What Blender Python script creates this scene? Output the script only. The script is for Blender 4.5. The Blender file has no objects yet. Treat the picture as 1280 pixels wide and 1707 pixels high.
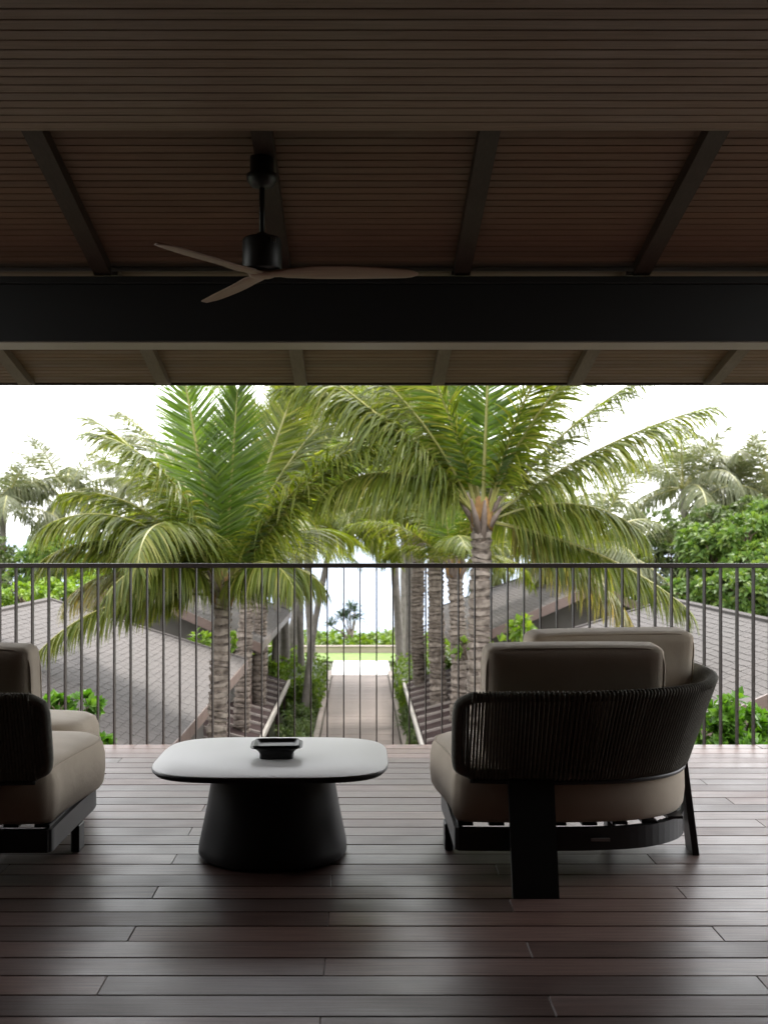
import bpy, math, random
import numpy as np
from mathutils import Vector, Matrix

S = bpy.context.scene
COL = S.collection
R = math.radians

# ------------------------------------------------------------------ camera
CAM_H = 1.26
cam_d = bpy.data.cameras.new('camera')
cam = bpy.data.objects.new('camera', cam_d)
COL.objects.link(cam)
S.camera = cam
cam.location = (0, 0, CAM_H)
cam.rotation_euler = (R(90), 0, 0)
cam_d.sensor_fit = 'VERTICAL'
cam_d.sensor_height = 36.0
cam_d.lens = 2000 / 1707 * 36.0
cam_d.shift_x = 40 / 1707
cam_d.shift_y = 36.5 / 1707
cam_d.clip_start = 0.05
cam_d.clip_end = 6000
cam_d.dof.use_dof = True
cam_d.dof.focus_distance = 5.2
cam_d.dof.aperture_fstop = 4.8

# ------------------------------------------------------------------ sky and sun (bright overcast)
SUN_EL, SUN_AZ = 58.0, 35.0          # azimuth from +Y towards +X
W = bpy.data.worlds.new('World')
S.world = W
W.use_nodes = True
wn = W.node_tree
wn.nodes.clear()
wo = wn.nodes.new('ShaderNodeOutputWorld')
sky = wn.nodes.new('ShaderNodeTexSky')
sky.sky_type = 'NISHITA'
sky.sun_disc = False
sky.sun_elevation = R(SUN_EL)
sky.sun_rotation = R(SUN_AZ)
sky.air_density = 1.0
sky.dust_density = 4.0
b1 = wn.nodes.new('ShaderNodeBackground')
b1.inputs[1].default_value = 0.10
b2 = wn.nodes.new('ShaderNodeBackground')          # the white cloud layer
b2.inputs[0].default_value = (0.93, 0.935, 0.94, 1)
b2.inputs[1].default_value = 0.9
mx = wn.nodes.new('ShaderNodeMixShader')
mx.inputs[0].default_value = 0.85
wn.links.new(sky.outputs[0], b1.inputs[0])
wn.links.new(b1.outputs[0], mx.inputs[1])
wn.links.new(b2.outputs[0], mx.inputs[2])
wn.links.new(mx.outputs[0], wo.inputs[0])

sd = bpy.data.lights.new('sun', 'SUN')
sd.energy = 1.1
sd.angle = R(14)
sd.color = (1.0, 0.96, 0.9)
sun = bpy.data.objects.new('sun', sd)
COL.objects.link(sun)
dvec = Vector((math.sin(R(SUN_AZ)) * math.cos(R(SUN_EL)), math.cos(R(SUN_AZ)) * math.cos(R(SUN_EL)), math.sin(R(SUN_EL))))
sun.rotation_euler = dvec.to_track_quat('Z', 'Y').to_euler()
sun.location = (10, 10, 30)

S.view_settings.view_transform = 'Standard'
S.view_settings.look = 'None'
S.view_settings.gamma = 1
S.view_settings.use_curve_mapping = False
S.view_settings.exposure = 2.45
S.render.engine = 'CYCLES'
S.cycles.max_bounces = 8
S.cycles.diffuse_bounces = 4
S.cycles.transparent_max_bounces = 4
S.cycles.use_denoising = True
S.cycles.caustics_reflective = False
S.cycles.caustics_refractive = False
S.cycles.sample_clamp_indirect = 4

# ------------------------------------------------------------------ helpers
def at(px, py, Y):
    """world point at depth Y for a photograph pixel"""
    return Vector(((px - 600) / 2000 * Y, Y, CAM_H - (py - 890) / 2000 * Y))

def mesh_np(name, V, F, mats=None, midx=None, smooth=False):
    V = np.asarray(V, dtype=np.float32).reshape(-1, 3)
    F = np.asarray(F, dtype=np.int32)
    k = F.shape[1]
    me = bpy.data.meshes.new(name)
    me.vertices.add(len(V)); me.vertices.foreach_set('co', V.ravel())
    me.loops.add(F.size); me.loops.foreach_set('vertex_index', F.ravel())
    me.polygons.add(len(F))
    me.polygons.foreach_set('loop_start', np.arange(0, F.size, k, dtype=np.int32))
    me.polygons.foreach_set('loop_total', np.full(len(F), k, dtype=np.int32))
    if midx is not None:
        me.polygons.foreach_set('material_index', np.asarray(midx, dtype=np.int32))
    me.polygons.foreach_set('use_smooth', np.full(len(F), bool(smooth)))
    me.update(calc_edges=True)
    for m in (mats or []):
        me.materials.append(m)
    return me

class MB:
    """collects shapes; build() links them as ONE mesh object"""
    def __init__(self): self.v = []; self.f = []; self.m = []; self.sm = []
    def add(self, vs, fs, m=0, smooth=False):
        o = len(self.v)
        self.v += [tuple(p) for p in vs]
        for f in fs:
            self.f.append(tuple(i + o for i in f)); self.m.append(m); self.sm.append(smooth)
        return self
    def box(self, x0, x1, y0, y1, z0, z1, m=0, bev=0.0):
        if bev <= 0:
            vs = [(x, y, z) for z in (z0, z1) for y in (y0, y1) for x in (x0, x1)]
            fs = [(0, 2, 3, 1), (4, 5, 7, 6), (0, 1, 5, 4), (2, 6, 7, 3), (0, 4, 6, 2), (1, 3, 7, 5)]
            return self.add(vs, fs, m)
        b = bev                                         # chamfered box
        vs = []; ring = []
        def loop(z, i):
            return [(x0 + i, y0 + b, z), (x0 + b, y0 + i, z), (x1 - b, y0 + i, z), (x1 - i, y0 + b, z),
                    (x1 - i, y1 - b, z), (x1 - b, y1 - i, z), (x0 + b, y1 - i, z), (x0 + i, y1 - b, z)]
        L = [[(x0 + b, y0 + b, z0), (x0 + b, y0 + b, z0), (x1 - b, y0 + b, z0), (x1 - b, y0 + b, z0), (x1 - b, y1 - b, z0), (x1 - b, y1 - b, z0), (x0 + b, y1 - b, z0), (x0 + b, y1 - b, z0)],
             loop(z0 + b, 0), loop(z1 - b, 0),
             [(x0 + b, y0 + b, z1), (x0 + b, y0 + b, z1), (x1 - b, y0 + b, z1), (x1 - b, y0 + b, z1), (x1 - b, y1 - b, z1), (x1 - b, y1 - b, z1), (x0 + b, y1 - b, z1), (x0 + b, y1 - b, z1)]]
        for l in L: vs += l
        fs = []
        for k in range(3):
            for i in range(8):
                j = (i + 1) % 8
                fs.append((k * 8 + i, k * 8 + j, k * 8 + 8 + j, k * 8 + 8 + i))
        fs.append((7, 5, 3, 1)); fs.append((24, 26, 28, 30))
        return self.add(vs, fs, m)
    def tube(self, pts, r, n=8, m=0, cap=True, smooth=True, up=(0, 0, 1)):
        pts = [Vector(p) for p in pts]
        rs = r if isinstance(r, (list, tuple)) else [r] * len(pts)
        vs = []; prev = None
        for i, p in enumerate(pts):
            t = (pts[min(i + 1, len(pts) - 1)] - pts[max(i - 1, 0)]).normalized()
            if prev is None:
                a = Vector(up)
                if abs(a.dot(t)) > 0.95: a = Vector((1, 0, 0))
                prev = (a - t * a.dot(t)).normalized()
            else:
                prev = (prev - t * prev.dot(t))
                prev = prev.normalized() if prev.length > 1e-6 else t.orthogonal().normalized()
            b = t.cross(prev)
            for k in range(n):
                an = 2 * math.pi * k / n
                vs.append(p + (prev * math.cos(an) + b * math.sin(an)) * rs[i])
        fs = []
        for i in range(len(pts) - 1):
            for k in range(n):
                j = (k + 1) % n
                fs.append((i * n + k, i * n + j, (i + 1) * n + j, (i + 1) * n + k))
        if cap:
            fs.append(tuple(range(n))[::-1]); fs.append(tuple((len(pts) - 1) * n + k for k in range(n)))
        return self.add(vs, fs, m, smooth)
    def lathe(self, prof, n=32, c=(0, 0), m=0, smooth=True):
        vs = []
        for r, z in prof:
            for k in range(n):
                a = 2 * math.pi * k / n
                vs.append((c[0] + r * math.cos(a), c[1] + r * math.sin(a), z))
        fs = []
        for i in range(len(prof) - 1):
            for k in range(n):
                j = (k + 1) % n
                fs.append((i * n + k, i * n + j, (i + 1) * n + j, (i + 1) * n + k))
        fs.append(tuple(range(n))[::-1]); fs.append(tuple((len(prof) - 1) * n + k for k in range(n)))
        return self.add(vs, fs, m, smooth)
    def loft(self, loops, m=0, smooth=True, caps=True):
        n = len(loops[0]); vs = [p for l in loops for p in l]; fs = []
        for i in range(len(loops) - 1):
            for k in range(n):
                j = (k + 1) % n
                fs.append((i * n + k, i * n + j, (i + 1) * n + j, (i + 1) * n + k))
        if caps:
            fs.append(tuple(range(n))[::-1]); fs.append(tuple((len(loops) - 1) * n + k for k in range(n)))
        return self.add(vs, fs, m, smooth)
    def mesh(self, name, mats):
        me = bpy.data.meshes.new(name)
        me.from_pydata(self.v, [], self.f)
        for m in (mats if isinstance(mats, (list, tuple)) else [mats]): me.materials.append(m)
        me.polygons.foreach_set('material_index', self.m)
        me.polygons.foreach_set('use_smooth', self.sm)
        me.update()
        return me
    def build(self, name, mats, parent=None, loc=None):
        return obj(name, self.mesh(name, mats), parent, loc)

def obj(name, me, parent=None, loc=None):
    o = bpy.data.objects.new(name, me)
    COL.objects.link(o)
    if parent is not None: o.parent = parent
    if loc is not None: o.location = loc
    return o

def tag(o, label=None, cat=None, group=None, kind=None):
    if label: o['label'] = label
    if cat: o['category'] = cat
    if group: o['group'] = group
    if kind: o['kind'] = kind
    return o

def thing(name, label, cat, loc=(0, 0, 0), rz=0.0, group=None):
    o = bpy.data.objects.new(name, None)
    COL.objects.link(o)
    o.empty_display_size = 0.2
    o.location = loc; o.rotation_euler = (0, 0, rz)
    return tag(o, label, cat, group)

def structure(name, loc=(0, 0, 0)):
    o = bpy.data.objects.new(name, None)
    COL.objects.link(o); o.location = loc
    o['kind'] = 'structure'
    return o

def smooth_curve(pts, n, closed=False):
    """Catmull-Rom through pts, resampled"""
    P = [Vector(p) for p in pts]; N = len(P); out = []
    segs = N if closed else N - 1
    per = max(1, n // segs)
    for i in range(segs):
        p0 = P[(i - 1) % N] if closed or i > 0 else P[0] * 2 - P[1]
        p1 = P[i]; p2 = P[(i + 1) % N]
        p3 = P[(i + 2) % N] if closed or i + 2 < N else P[-1] * 2 - P[-2]
        for k in range(per):
            t = k / per
            out.append(0.5 * ((2 * p1) + (p2 - p0) * t + (2 * p0 - 5 * p1 + 4 * p2 - p3) * t * t + (3 * p1 - p0 - 3 * p2 + p3) * t ** 3))
    if not closed: out.append(P[-1])
    return out

def offset_plan(out, d):
    """move a counter-clockwise closed plan outline inwards by d"""
    n = len(out); res = []
    for i in range(n):
        a = out[i - 1]; b = out[(i + 1) % n]
        t = Vector((b[0] - a[0], b[1] - a[1])).normalized()
        nrm = Vector((-t.y, t.x))
        res.append((out[i][0] + nrm.x * d, out[i][1] + nrm.y * d))
    return res

def rounded_box(mb, sx, sy, sz, r, n=8, puff=0.0, mat=None, m=0):
    """soft box centred at the origin, bulging by puff; mat transforms it"""
    vs = []; fs = []; idx = {}
    hx, hy, hz = sx / 2, sy / 2, sz / 2
    def prof(t, h):      # spaced so that the rounding gets vertices
        u = -1 + 2 * t
        return math.copysign(abs(u) ** 0.75, u) * h
    def vert(p):
        key = tuple(round(c, 5) for c in p)
        if key in idx: return idx[key]
        q = Vector(p)
        c = Vector((max(-hx + r, min(hx - r, q.x)), max(-hy + r, min(hy - r, q.y)), max(-hz + r, min(hz - r, q.z))))
        d = q - c
        v = c + (d.normalized() * r if d.length > 1e-7 else Vector((0, 0, 0)))
        a, b, e = v.x / hx, v.y / hy, v.z / hz
        v.y += puff * (1 - a * a) * (1 - e * e) * b
        v.z += puff * 0.4 * (1 - a * a) * (1 - b * b) * e
        if mat is not None: v = mat @ v
        idx[key] = len(vs); vs.append(v); return idx[key]
    for ax in range(3):
        u, w = (ax + 1) % 3, (ax + 2) % 3
        H = (hx, hy, hz)
        for s in (-1, 1):
            for i in range(n):
                for j in range(n):
                    q = []
                    for (a, b) in ((i, j), (i + 1, j), (i + 1, j + 1), (i, j + 1)):
                        p = [0, 0, 0]; p[ax] = s * H[ax]; p[u] = prof(a / n, H[u]); p[w] = prof(b / n, H[w])
                        q.append(vert(p))
                    fs.append(tuple(q if s > 0 else q[::-1]))
    mb.add(vs, fs, m, True)

# ------------------------------------------------------------------ materials
def new_mat(name):
    m = bpy.data.materials.new(name); m.use_nodes = True
    return m, m.node_tree, m.node_tree.nodes['Principled BSDF']

def nn(t, typ, **kw):
    n = t.nodes.new(typ)
    for k, v in kw.items(): setattr(n, k, v)
    return n

def ramp(t, stops):
    r = nn(t, 'ShaderNodeValToRGB'); e = r.color_ramp.elements
    e[0].position, e[0].color = stops[0][0], (*stops[0][1], 1)
    e[1].position, e[1].color = stops[-1][0], (*stops[-1][1], 1)
    for p, c in stops[1:-1]:
        x = e.new(p); x.color = (*c, 1)
    return r

def wood(name, dark, light, rough=(0.35, 0.55), stretch=(1.2, 30, 30), rnd=0.35, bump=0.15, spec=0.5):
    m, t, p = new_mat(name)
    tc = nn(t, 'ShaderNodeTexCoord'); oi = nn(t, 'ShaderNodeObjectInfo')
    off = nn(t, 'ShaderNodeVectorMath', operation='SCALE'); off.inputs[3].default_value = 37.0
    cx = nn(t, 'ShaderNodeCombineXYZ')
    for i in range(3): t.links.new(oi.outputs['Random'], cx.inputs[i])
    t.links.new(cx.outputs[0], off.inputs[0])
    ad = nn(t, 'ShaderNodeVectorMath', operation='ADD')
    t.links.new(tc.outputs['Object'], ad.inputs[0]); t.links.new(off.outputs[0], ad.inputs[1])
    mp = nn(t, 'ShaderNodeMapping'); mp.inputs['Scale'].default_value = stretch
    t.links.new(ad.outputs[0], mp.inputs[0])
    no = nn(t, 'ShaderNodeTexNoise'); no.inputs['Scale'].default_value = 3.0; no.inputs['Detail'].default_value = 6; no.inputs['Roughness'].default_value = 0.65
    t.links.new(mp.outputs[0], no.inputs['Vector'])
    cr = ramp(t, [(0.3, dark), (0.72, light)])
    t.links.new(no.outputs['Fac'], cr.inputs[0])
    blotch = nn(t, 'ShaderNodeTexNoise'); blotch.inputs['Scale'].default_value = 2.2; blotch.inputs['Detail'].default_value = 3
    t.links.new(ad.outputs[0], blotch.inputs['Vector'])
    hs = nn(t, 'ShaderNodeHueSaturation')
    mr = nn(t, 'ShaderNodeMapRange'); mr.inputs['To Min'].default_value = 1 - rnd; mr.inputs['To Max'].default_value = 1 + rnd
    t.links.new(oi.outputs['Random'], mr.inputs['Value']); t.links.new(mr.outputs[0], hs.inputs['Value'])
    t.links.new(cr.outputs[0], hs.inputs['Color']); t.links.new(hs.outputs[0], p.inputs['Base Color'])
    rr = nn(t, 'ShaderNodeMapRange'); rr.inputs['From Min'].default_value = 0.3; rr.inputs['From Max'].default_value = 0.7
    rr.inputs['To Min'].default_value = rough[0]; rr.inputs['To Max'].default_value = rough[1]
    t.links.new(blotch.outputs['Fac'], rr.inputs['Value']); t.links.new(rr.outputs[0], p.inputs['Roughness'])
    p.inputs['Specular IOR Level'].default_value = spec
    bp = nn(t, 'ShaderNodeBump'); bp.inputs['Strength'].default_value = bump; bp.inputs['Distance'].default_value = 0.004
    t.links.new(no.outputs['Fac'], bp.inputs['Height']); t.links.new(bp.outputs[0], p.inputs['Normal'])
    return m

def plain(name, c, rough=0.5, c2=None, scale=8.0, metal=0.0, bump=0.0, bscale=None, spec=0.5, sheen=0.0, coord='Object'):
    m, t, p = new_mat(name)
    p.inputs['Roughness'].default_value = rough; p.inputs['Metallic'].default_value = metal
    p.inputs['Specular IOR Level'].default_value = spec
    if sheen: p.inputs['Sheen Weight'].default_value = sheen
    tc = nn(t, 'ShaderNodeTexCoord')
    no = nn(t, 'ShaderNodeTexNoise'); no.inputs['Scale'].default_value = scale; no.inputs['Detail'].default_value = 5
    t.links.new(tc.outputs[coord], no.inputs['Vector'])
    cr = ramp(t, [(0.32, c), (0.68, c2 or tuple(x * 1.18 for x in c))])
    t.links.new(no.outputs['Fac'], cr.inputs[0]); t.links.new(cr.outputs[0], p.inputs['Base Color'])
    if bump:
        n2 = nn(t, 'ShaderNodeTexNoise'); n2.inputs['Scale'].default_value = bscale or scale * 6; n2.inputs['Detail'].default_value = 4
        t.links.new(tc.outputs[coord], n2.inputs['Vector'])
        bp = nn(t, 'ShaderNodeBump'); bp.inputs['Strength'].default_value = bump; bp.inputs['Distance'].default_value = 0.005
        t.links.new(n2.outputs['Fac'], bp.inputs['Height']); t.links.new(bp.outputs[0], p.inputs['Normal'])
    return m

def island(name, stops, rough=0.6, transl=0.0, spec=0.5, noise=0.0, nscale=3.0):
    """colour picked per separate leaf / shingle, with a slow drift over the plant"""
    m, t, p = new_mat(name)
    g = nn(t, 'ShaderNodeNewGeometry'); oi = nn(t, 'ShaderNodeObjectInfo')
    val = g.outputs['Random Per Island']
    tc = nn(t, 'ShaderNodeTexCoord')
    no = nn(t, 'ShaderNodeTexNoise'); no.inputs['Scale'].default_value = nscale; no.inputs['Detail'].default_value = 3
    t.links.new(tc.outputs['Object'], no.inputs['Vector'])
    mxn = nn(t, 'ShaderNodeMix'); mxn.data_type = 'FLOAT'; mxn.inputs[0].default_value = noise
    t.links.new(val, mxn.inputs[2]); t.links.new(no.outputs['Fac'], mxn.inputs[3])
    cr = ramp(t, stops); t.links.new(mxn.outputs[0], cr.inputs[0])
    hs = nn(t, 'ShaderNodeHueSaturation')
    mr = nn(t, 'ShaderNodeMapRange'); mr.inputs['To Min'].default_value = 0.85; mr.inputs['To Max'].default_value = 1.15
    t.links.new(oi.outputs['Random'], mr.inputs['Value']); t.links.new(mr.outputs[0], hs.inputs['Value'])
    t.links.new(cr.outputs[0], hs.inputs['Color'])
    t.links.new(hs.outputs[0], p.inputs['Base Color'])
    p.inputs['Roughness'].default_value = rough; p.inputs['Specular IOR Level'].default_value = spec
    if transl:
        tr = nn(t, 'ShaderNodeBsdfTranslucent'); ms = nn(t, 'ShaderNodeMixShader'); ms.inputs[0].default_value = transl
        br = nn(t, 'ShaderNodeHueSaturation'); br.inputs['Value'].default_value = 1.75; br.inputs['Saturation'].default_value = 1.1
        t.links.new(hs.outputs[0], br.inputs['Color']); t.links.new(br.outputs[0], tr.inputs[0])
        t.links.new(p.outputs[0], ms.inputs[1]); t.links.new(tr.outputs[0], ms.inputs[2])
        t.links.new(ms.outputs[0], t.nodes['Material Output'].inputs[0])
    return m

M = {}
M['deck'] = wood('deck_wood', (0.072, 0.039, 0.032), (0.168, 0.103, 0.086), rough=(0.32, 0.5), rnd=0.4, bump=0.3, spec=0.62)
M['ceil'] = wood('ceiling_wood', (0.205, 0.145, 0.11), (0.32, 0.235, 0.185), rough=(0.45, 0.6), rnd=0.08, bump=0.1)
M['slope'] = wood('sloped_ceiling_wood', (0.135, 0.074, 0.05), (0.2, 0.117, 0.08), rough=(0.45, 0.6), rnd=0.12, bump=0.1)
M['rafter'] = wood('rafter_wood', (0.034, 0.022, 0.018), (0.058, 0.04, 0.033), rough=(0.45, 0.6), stretch=(30, 1.2, 30), rnd=0.06, bump=0.08, spec=0.3)
M['steel'] = plain('black_steel', (0.007, 0.007, 0.0075), 0.6, scale=3, bump=0.03)
M['underside_light'] = plain('painted_underside_light', (0.3, 0.26, 0.22), 0.45, scale=3)  # garden light on the beam's underside, put into the colour of a pale plate
M['rail'] = plain('bronze_railing_paint', (0.035, 0.027, 0.024), 0.38, scale=20)
M['fan'] = plain('fan_black', (0.012, 0.012, 0.012), 0.45)
M['blade'] = wood('fan_blade_wood', (0.17, 0.09, 0.06), (0.26, 0.15, 0.105), rough=(0.4, 0.5), stretch=(2, 40, 40), rnd=0.02, bump=0.03)
M['fabric'] = plain('beige_canvas', (0.5, 0.425, 0.33), 0.95, (0.56, 0.48, 0.38), scale=5, bump=0.35, bscale=420, spec=0.15, sheen=0.25)
def wrinkle(m, scale, strength, dist):
    t = m.node_tree; p = t.nodes['Principled BSDF']
    old = p.inputs['Normal'].links[0].from_socket
    tc = nn(t, 'ShaderNodeTexCoord')
    no = nn(t, 'ShaderNodeTexNoise'); no.inputs['Scale'].default_value = scale; no.inputs['Detail'].default_value = 3; no.inputs['Distortion'].default_value = 1.2
    t.links.new(tc.outputs['Object'], no.inputs['Vector'])
    bp = nn(t, 'ShaderNodeBump'); bp.inputs['Strength'].default_value = strength; bp.inputs['Distance'].default_value = dist
    t.links.new(no.outputs['Fac'], bp.inputs['Height']); t.links.new(old, bp.inputs['Normal']); t.links.new(bp.outputs[0], p.inputs['Normal'])
wrinkle(M['fabric'], 3.2, 0.16, 0.04)
M['rope'] = plain('charcoal_rope', (0.14, 0.136, 0.115), 0.85, (0.19, 0.184, 0.157), scale=60, bump=0.5, bscale=260, spec=0.25)
M['black'] = plain('black_aluminium', (0.012, 0.012, 0.013), 0.42, scale=30, bump=0.04, bscale=500)
M['side_alu'] = M['black']
M['label'] = plain('brushed_label', (0.3, 0.3, 0.3), 0.4, metal=0.6)
M['top'] = plain('pale_ceramic', (0.76, 0.755, 0.74), 0.42, (0.79, 0.785, 0.77), scale=3, spec=0.55)
M['tray'] = plain('black_lacquer', (0.008, 0.008, 0.008), 0.38, spec=0.3)
M['base'] = plain('table_base_black', (0.012, 0.012, 0.013), 0.5, bump=0.06, bscale=300)
M['wall'] = plain('wall_render', (0.075, 0.066, 0.056), 0.8, scale=2)
M['pav'] = plain('pavilion_wall', (0.1, 0.09, 0.08), 0.8, scale=1.5)
M['fascia'] = wood('fascia_wood', (0.11, 0.075, 0.063), (0.16, 0.11, 0.095), stretch=(3, 3, 30), rnd=0.04)
M['shingle'] = island('roof_shingle', [(0.0, (0.038, 0.031, 0.0285)), (0.5, (0.046, 0.038, 0.035)), (1.0, (0.055, 0.0455, 0.042))], rough=0.75, noise=0.35, nscale=1.2)
M['panel'] = plain('canopy_board', (0.024, 0.014, 0.0135), 0.85, (0.036, 0.022, 0.021), scale=4, spec=0.12, coord='Object')
M['batten'] = plain('canopy_batten', (0.24, 0.205, 0.185), 0.5)
M['rim'] = plain('pale_rim', (0.34, 0.31, 0.28), 0.5)
M['earth'] = plain('garden_soil', (0.035, 0.045, 0.018), 0.95, (0.07, 0.075, 0.035), scale=1.3, bump=0.6, bscale=9)
M['path'] = plain('path_timber', (0.15, 0.118, 0.102), 0.75, (0.215, 0.172, 0.15), scale=2)
M['kerb'] = plain('kerb_stone', (0.24, 0.2, 0.175), 0.8)
M['paving'] = plain('white_paving', (0.74, 0.73, 0.71), 0.7, scale=1.5)
M['lawn'] = plain('lawn_grass', (0.1, 0.17, 0.03), 0.9, (0.14, 0.21, 0.045), scale=3, bump=0.8, bscale=50)
M['sandwall'] = plain('sand_wall', (0.4, 0.34, 0.27), 0.85, scale=2)
M['sand'] = plain('sand', (0.42, 0.37, 0.3), 0.95)
M['leaf'] = island('palm_leaflet', [(0.0, (0.048, 0.07, 0.01)), (0.4, (0.086, 0.114, 0.014)), (0.7, (0.142, 0.16, 0.024)), (0.9, (0.215, 0.2, 0.05)), (1.0, (0.2, 0.12, 0.04))], rough=0.42, spec=0.34, transl=0.48, noise=0.3, nscale=0.9)
M['leaf_young'] = island('palm_leaflet_young', [(0.0, (0.045, 0.085, 0.01)), (0.6, (0.075, 0.125, 0.015)), (1.0, (0.13, 0.17, 0.028))], rough=0.4, transl=0.42, noise=0.3)
M['leaf_old'] = island('palm_leaflet_old', [(0.0, (0.075, 0.09, 0.02)), (0.4, (0.15, 0.15, 0.04)), (0.75, (0.25, 0.2, 0.06)), (1.0, (0.32, 0.2, 0.05))], rough=0.45, transl=0.3, noise=0.4)
M['leaf_far'] = island('far_palm_leaflet', [(0.0, (0.07, 0.085, 0.035)), (0.5, (0.11, 0.125, 0.05)), (1.0, (0.17, 0.165, 0.08))], rough=0.5, transl=0.3, noise=0.4)  # paler, greyer leaf colour with the haze of distance painted in
M['rachis'] = plain('palm_rachis', (0.2, 0.2, 0.05), 0.45, (0.26, 0.24, 0.075), scale=4)
M['bark'] = plain('palm_bark', (0.12, 0.094, 0.078), 0.9, (0.35, 0.295, 0.25), scale=9, bump=0.8, bscale=30)
M['scar'] = plain('palm_leaf_scar', (0.028, 0.019, 0.015), 0.95, (0.2, 0.16, 0.13), scale=11, bump=0.8, bscale=40)
M['smoothbark'] = plain('grey_palm_bark', (0.14, 0.125, 0.11), 0.9, (0.23, 0.205, 0.185), scale=5, bump=0.5, bscale=20)
M['fibre'] = plain('leaf_base_fibre', (0.16, 0.085, 0.03), 0.9, (0.3, 0.17, 0.06), scale=12, bump=0.7, bscale=60)
M['boot'] = plain('dry_leaf_boot', (0.11, 0.08, 0.065), 0.9, (0.2, 0.155, 0.13), scale=10, bump=0.6)
M['bush'] = island('glossy_leaf', [(0.0, (0.04, 0.1, 0.012)), (0.5, (0.075, 0.17, 0.02)), (1.0, (0.14, 0.24, 0.035))], rough=0.42, spec=0.35, transl=0.3, noise=0.35, nscale=1.2)
M['tree'] = island('tree_leaf', [(0.0, (0.035, 0.07, 0.016)), (0.5, (0.075, 0.13, 0.024)), (0.8, (0.14, 0.19, 0.035)), (1.0, (0.24, 0.26, 0.07))], rough=0.5, spec=0.25, transl=0.3, noise=0.45, nscale=0.7)
M['treedark'] = island('dark_tree_leaf', [(0.0, (0.035, 0.058, 0.014)), (0.5, (0.065, 0.098, 0.022)), (1.0, (0.13, 0.16, 0.045))], rough=0.42, transl=0.28, noise=0.45, nscale=0.7)
M['hedge'] = island('hedge_leaf', [(0.0, (0.06, 0.12, 0.014)), (0.5, (0.13, 0.21, 0.022)), (1.0, (0.22, 0.29, 0.035))], rough=0.5, transl=0.3, noise=0.4, nscale=1.5)
M['cover'] = island('ground_cover_leaf', [(0.0, (0.035, 0.065, 0.015)), (0.5, (0.075, 0.12, 0.025)), (0.9, (0.15, 0.18, 0.06)), (1.0, (0.35, 0.33, 0.22))], rough=0.5, transl=0.25, noise=0.3, nscale=1.5)
M['pandan'] = island('pandanus_leaf', [(0.0, (0.02, 0.042, 0.02)), (1.0, (0.05, 0.08, 0.04))], rough=0.5, transl=0.25)
M['stem'] = plain('woody_stem', (0.12, 0.085, 0.06), 0.9, scale=6, bump=0.5)

def sea_mat():
    m, t, p = new_mat('sea_water')
    tc = nn(t, 'ShaderNodeTexCoord')
    mp = nn(t, 'ShaderNodeMapping'); mp.inputs['Scale'].default_value = (0.05, 0.22, 1)
    t.links.new(tc.outputs['Object'], mp.inputs[0])
    no = nn(t, 'ShaderNodeTexNoise'); no.inputs['Scale'].default_value = 1.5; no.inputs['Detail'].default_value = 6
    t.links.new(mp.outputs[0], no.inputs['Vector'])
    cr = ramp(t, [(0.35, (0.15, 0.19, 0.26)), (0.62, (0.19, 0.23, 0.295)), (0.78, (0.3, 0.32, 0.36))])
    t.links.new(no.outputs['Fac'], cr.inputs[0]); t.links.new(cr.outputs[0], p.inputs['Base Color'])
    p.inputs['Roughness'].default_value = 0.5; p.inputs['Specular IOR Level'].default_value = 0.08
    bp = nn(t, 'ShaderNodeBump'); bp.inputs['Strength'].default_value = 0.35; bp.inputs['Distance'].default_value = 0.4
    t.links.new(no.outputs['Fac'], bp.inputs['Height']); t.links.new(bp.outputs[0], p.inputs['Normal'])
    return m
M['sea'] = sea_mat()

# ------------------------------------------------------------------ ground, path, lawn, sea
GZ = -3.9
rnd = random.Random(5)

def ground():
    xs = np.linspace(-260, 260, 90); ys = np.concatenate([np.linspace(-60, 50, 60), np.linspace(52, 75, 24)])
    V = []
    for y in ys:
        for x in xs:
            z = GZ
            if y > 54: z = GZ - (y - 54) * 0.16
            z += 0.05 * math.sin(x * 0.7) * math.cos(y * 0.5) * (1 if abs(x) > 2.5 else 0)
            V.append((x, y, z))
    nx = len(xs); F = [(j * nx + i, j * nx + i + 1, (j + 1) * nx + i + 1, (j + 1) * nx + i) for j in range(len(ys) - 1) for i in range(nx - 1)]
    o = obj('ground', mesh_np('ground', V, F, [M['earth']], smooth=True)); o['kind'] = 'structure'
ground()
mb = MB(); mb.add([(-3000, 56, GZ - 1.6), (3000, 56, GZ - 1.6), (3000, 5000, GZ - 1.6), (-3000, 5000, GZ - 1.6)], [(0, 1, 2, 3)])
mb.build('sea', M['sea'])['kind'] = 'structure'
# timber path: cross boards, laid one by one
path = structure('path')
PW = 0.99
bm_ = MB().box(-PW, PW, 0, 0.295, GZ + 0.02, GZ + 0.06, bev=0.006).mesh('path_board', M['path'])
for i in range(70):
    o = obj('path_board', bm_, path, (0, 22.4 + i * 0.3, rnd.uniform(-0.003, 0.003)))
for s in (-1, 1):
    k = structure('kerb')
    for i in range(11):
        mb = MB().box(s * 1.02 if s > 0 else -1.16, 1.16 if s > 0 else -1.02, 22.0 + i * 2 + 0.01, 24.0 + i * 2 - 0.01, GZ, GZ + 0.16, bev=0.012)
        mb.build('kerb_stone', M['kerb'], k)
mb = MB().box(-1.05, 1.12, 43.45, 48.1, GZ, GZ + 0.065, bev=0.01)
mb.build('paving', M['paving'])['kind'] = 'structure'
mb = MB().add([(-40, 48.1, GZ + 0.06), (40, 48.1, GZ + 0.06), (40, 51.4, GZ + 0.06), (-40, 51.4, GZ + 0.06)], [(0, 1, 2, 3)])
mb.build('lawn', M['lawn'])['kind'] = 'structure'
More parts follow.
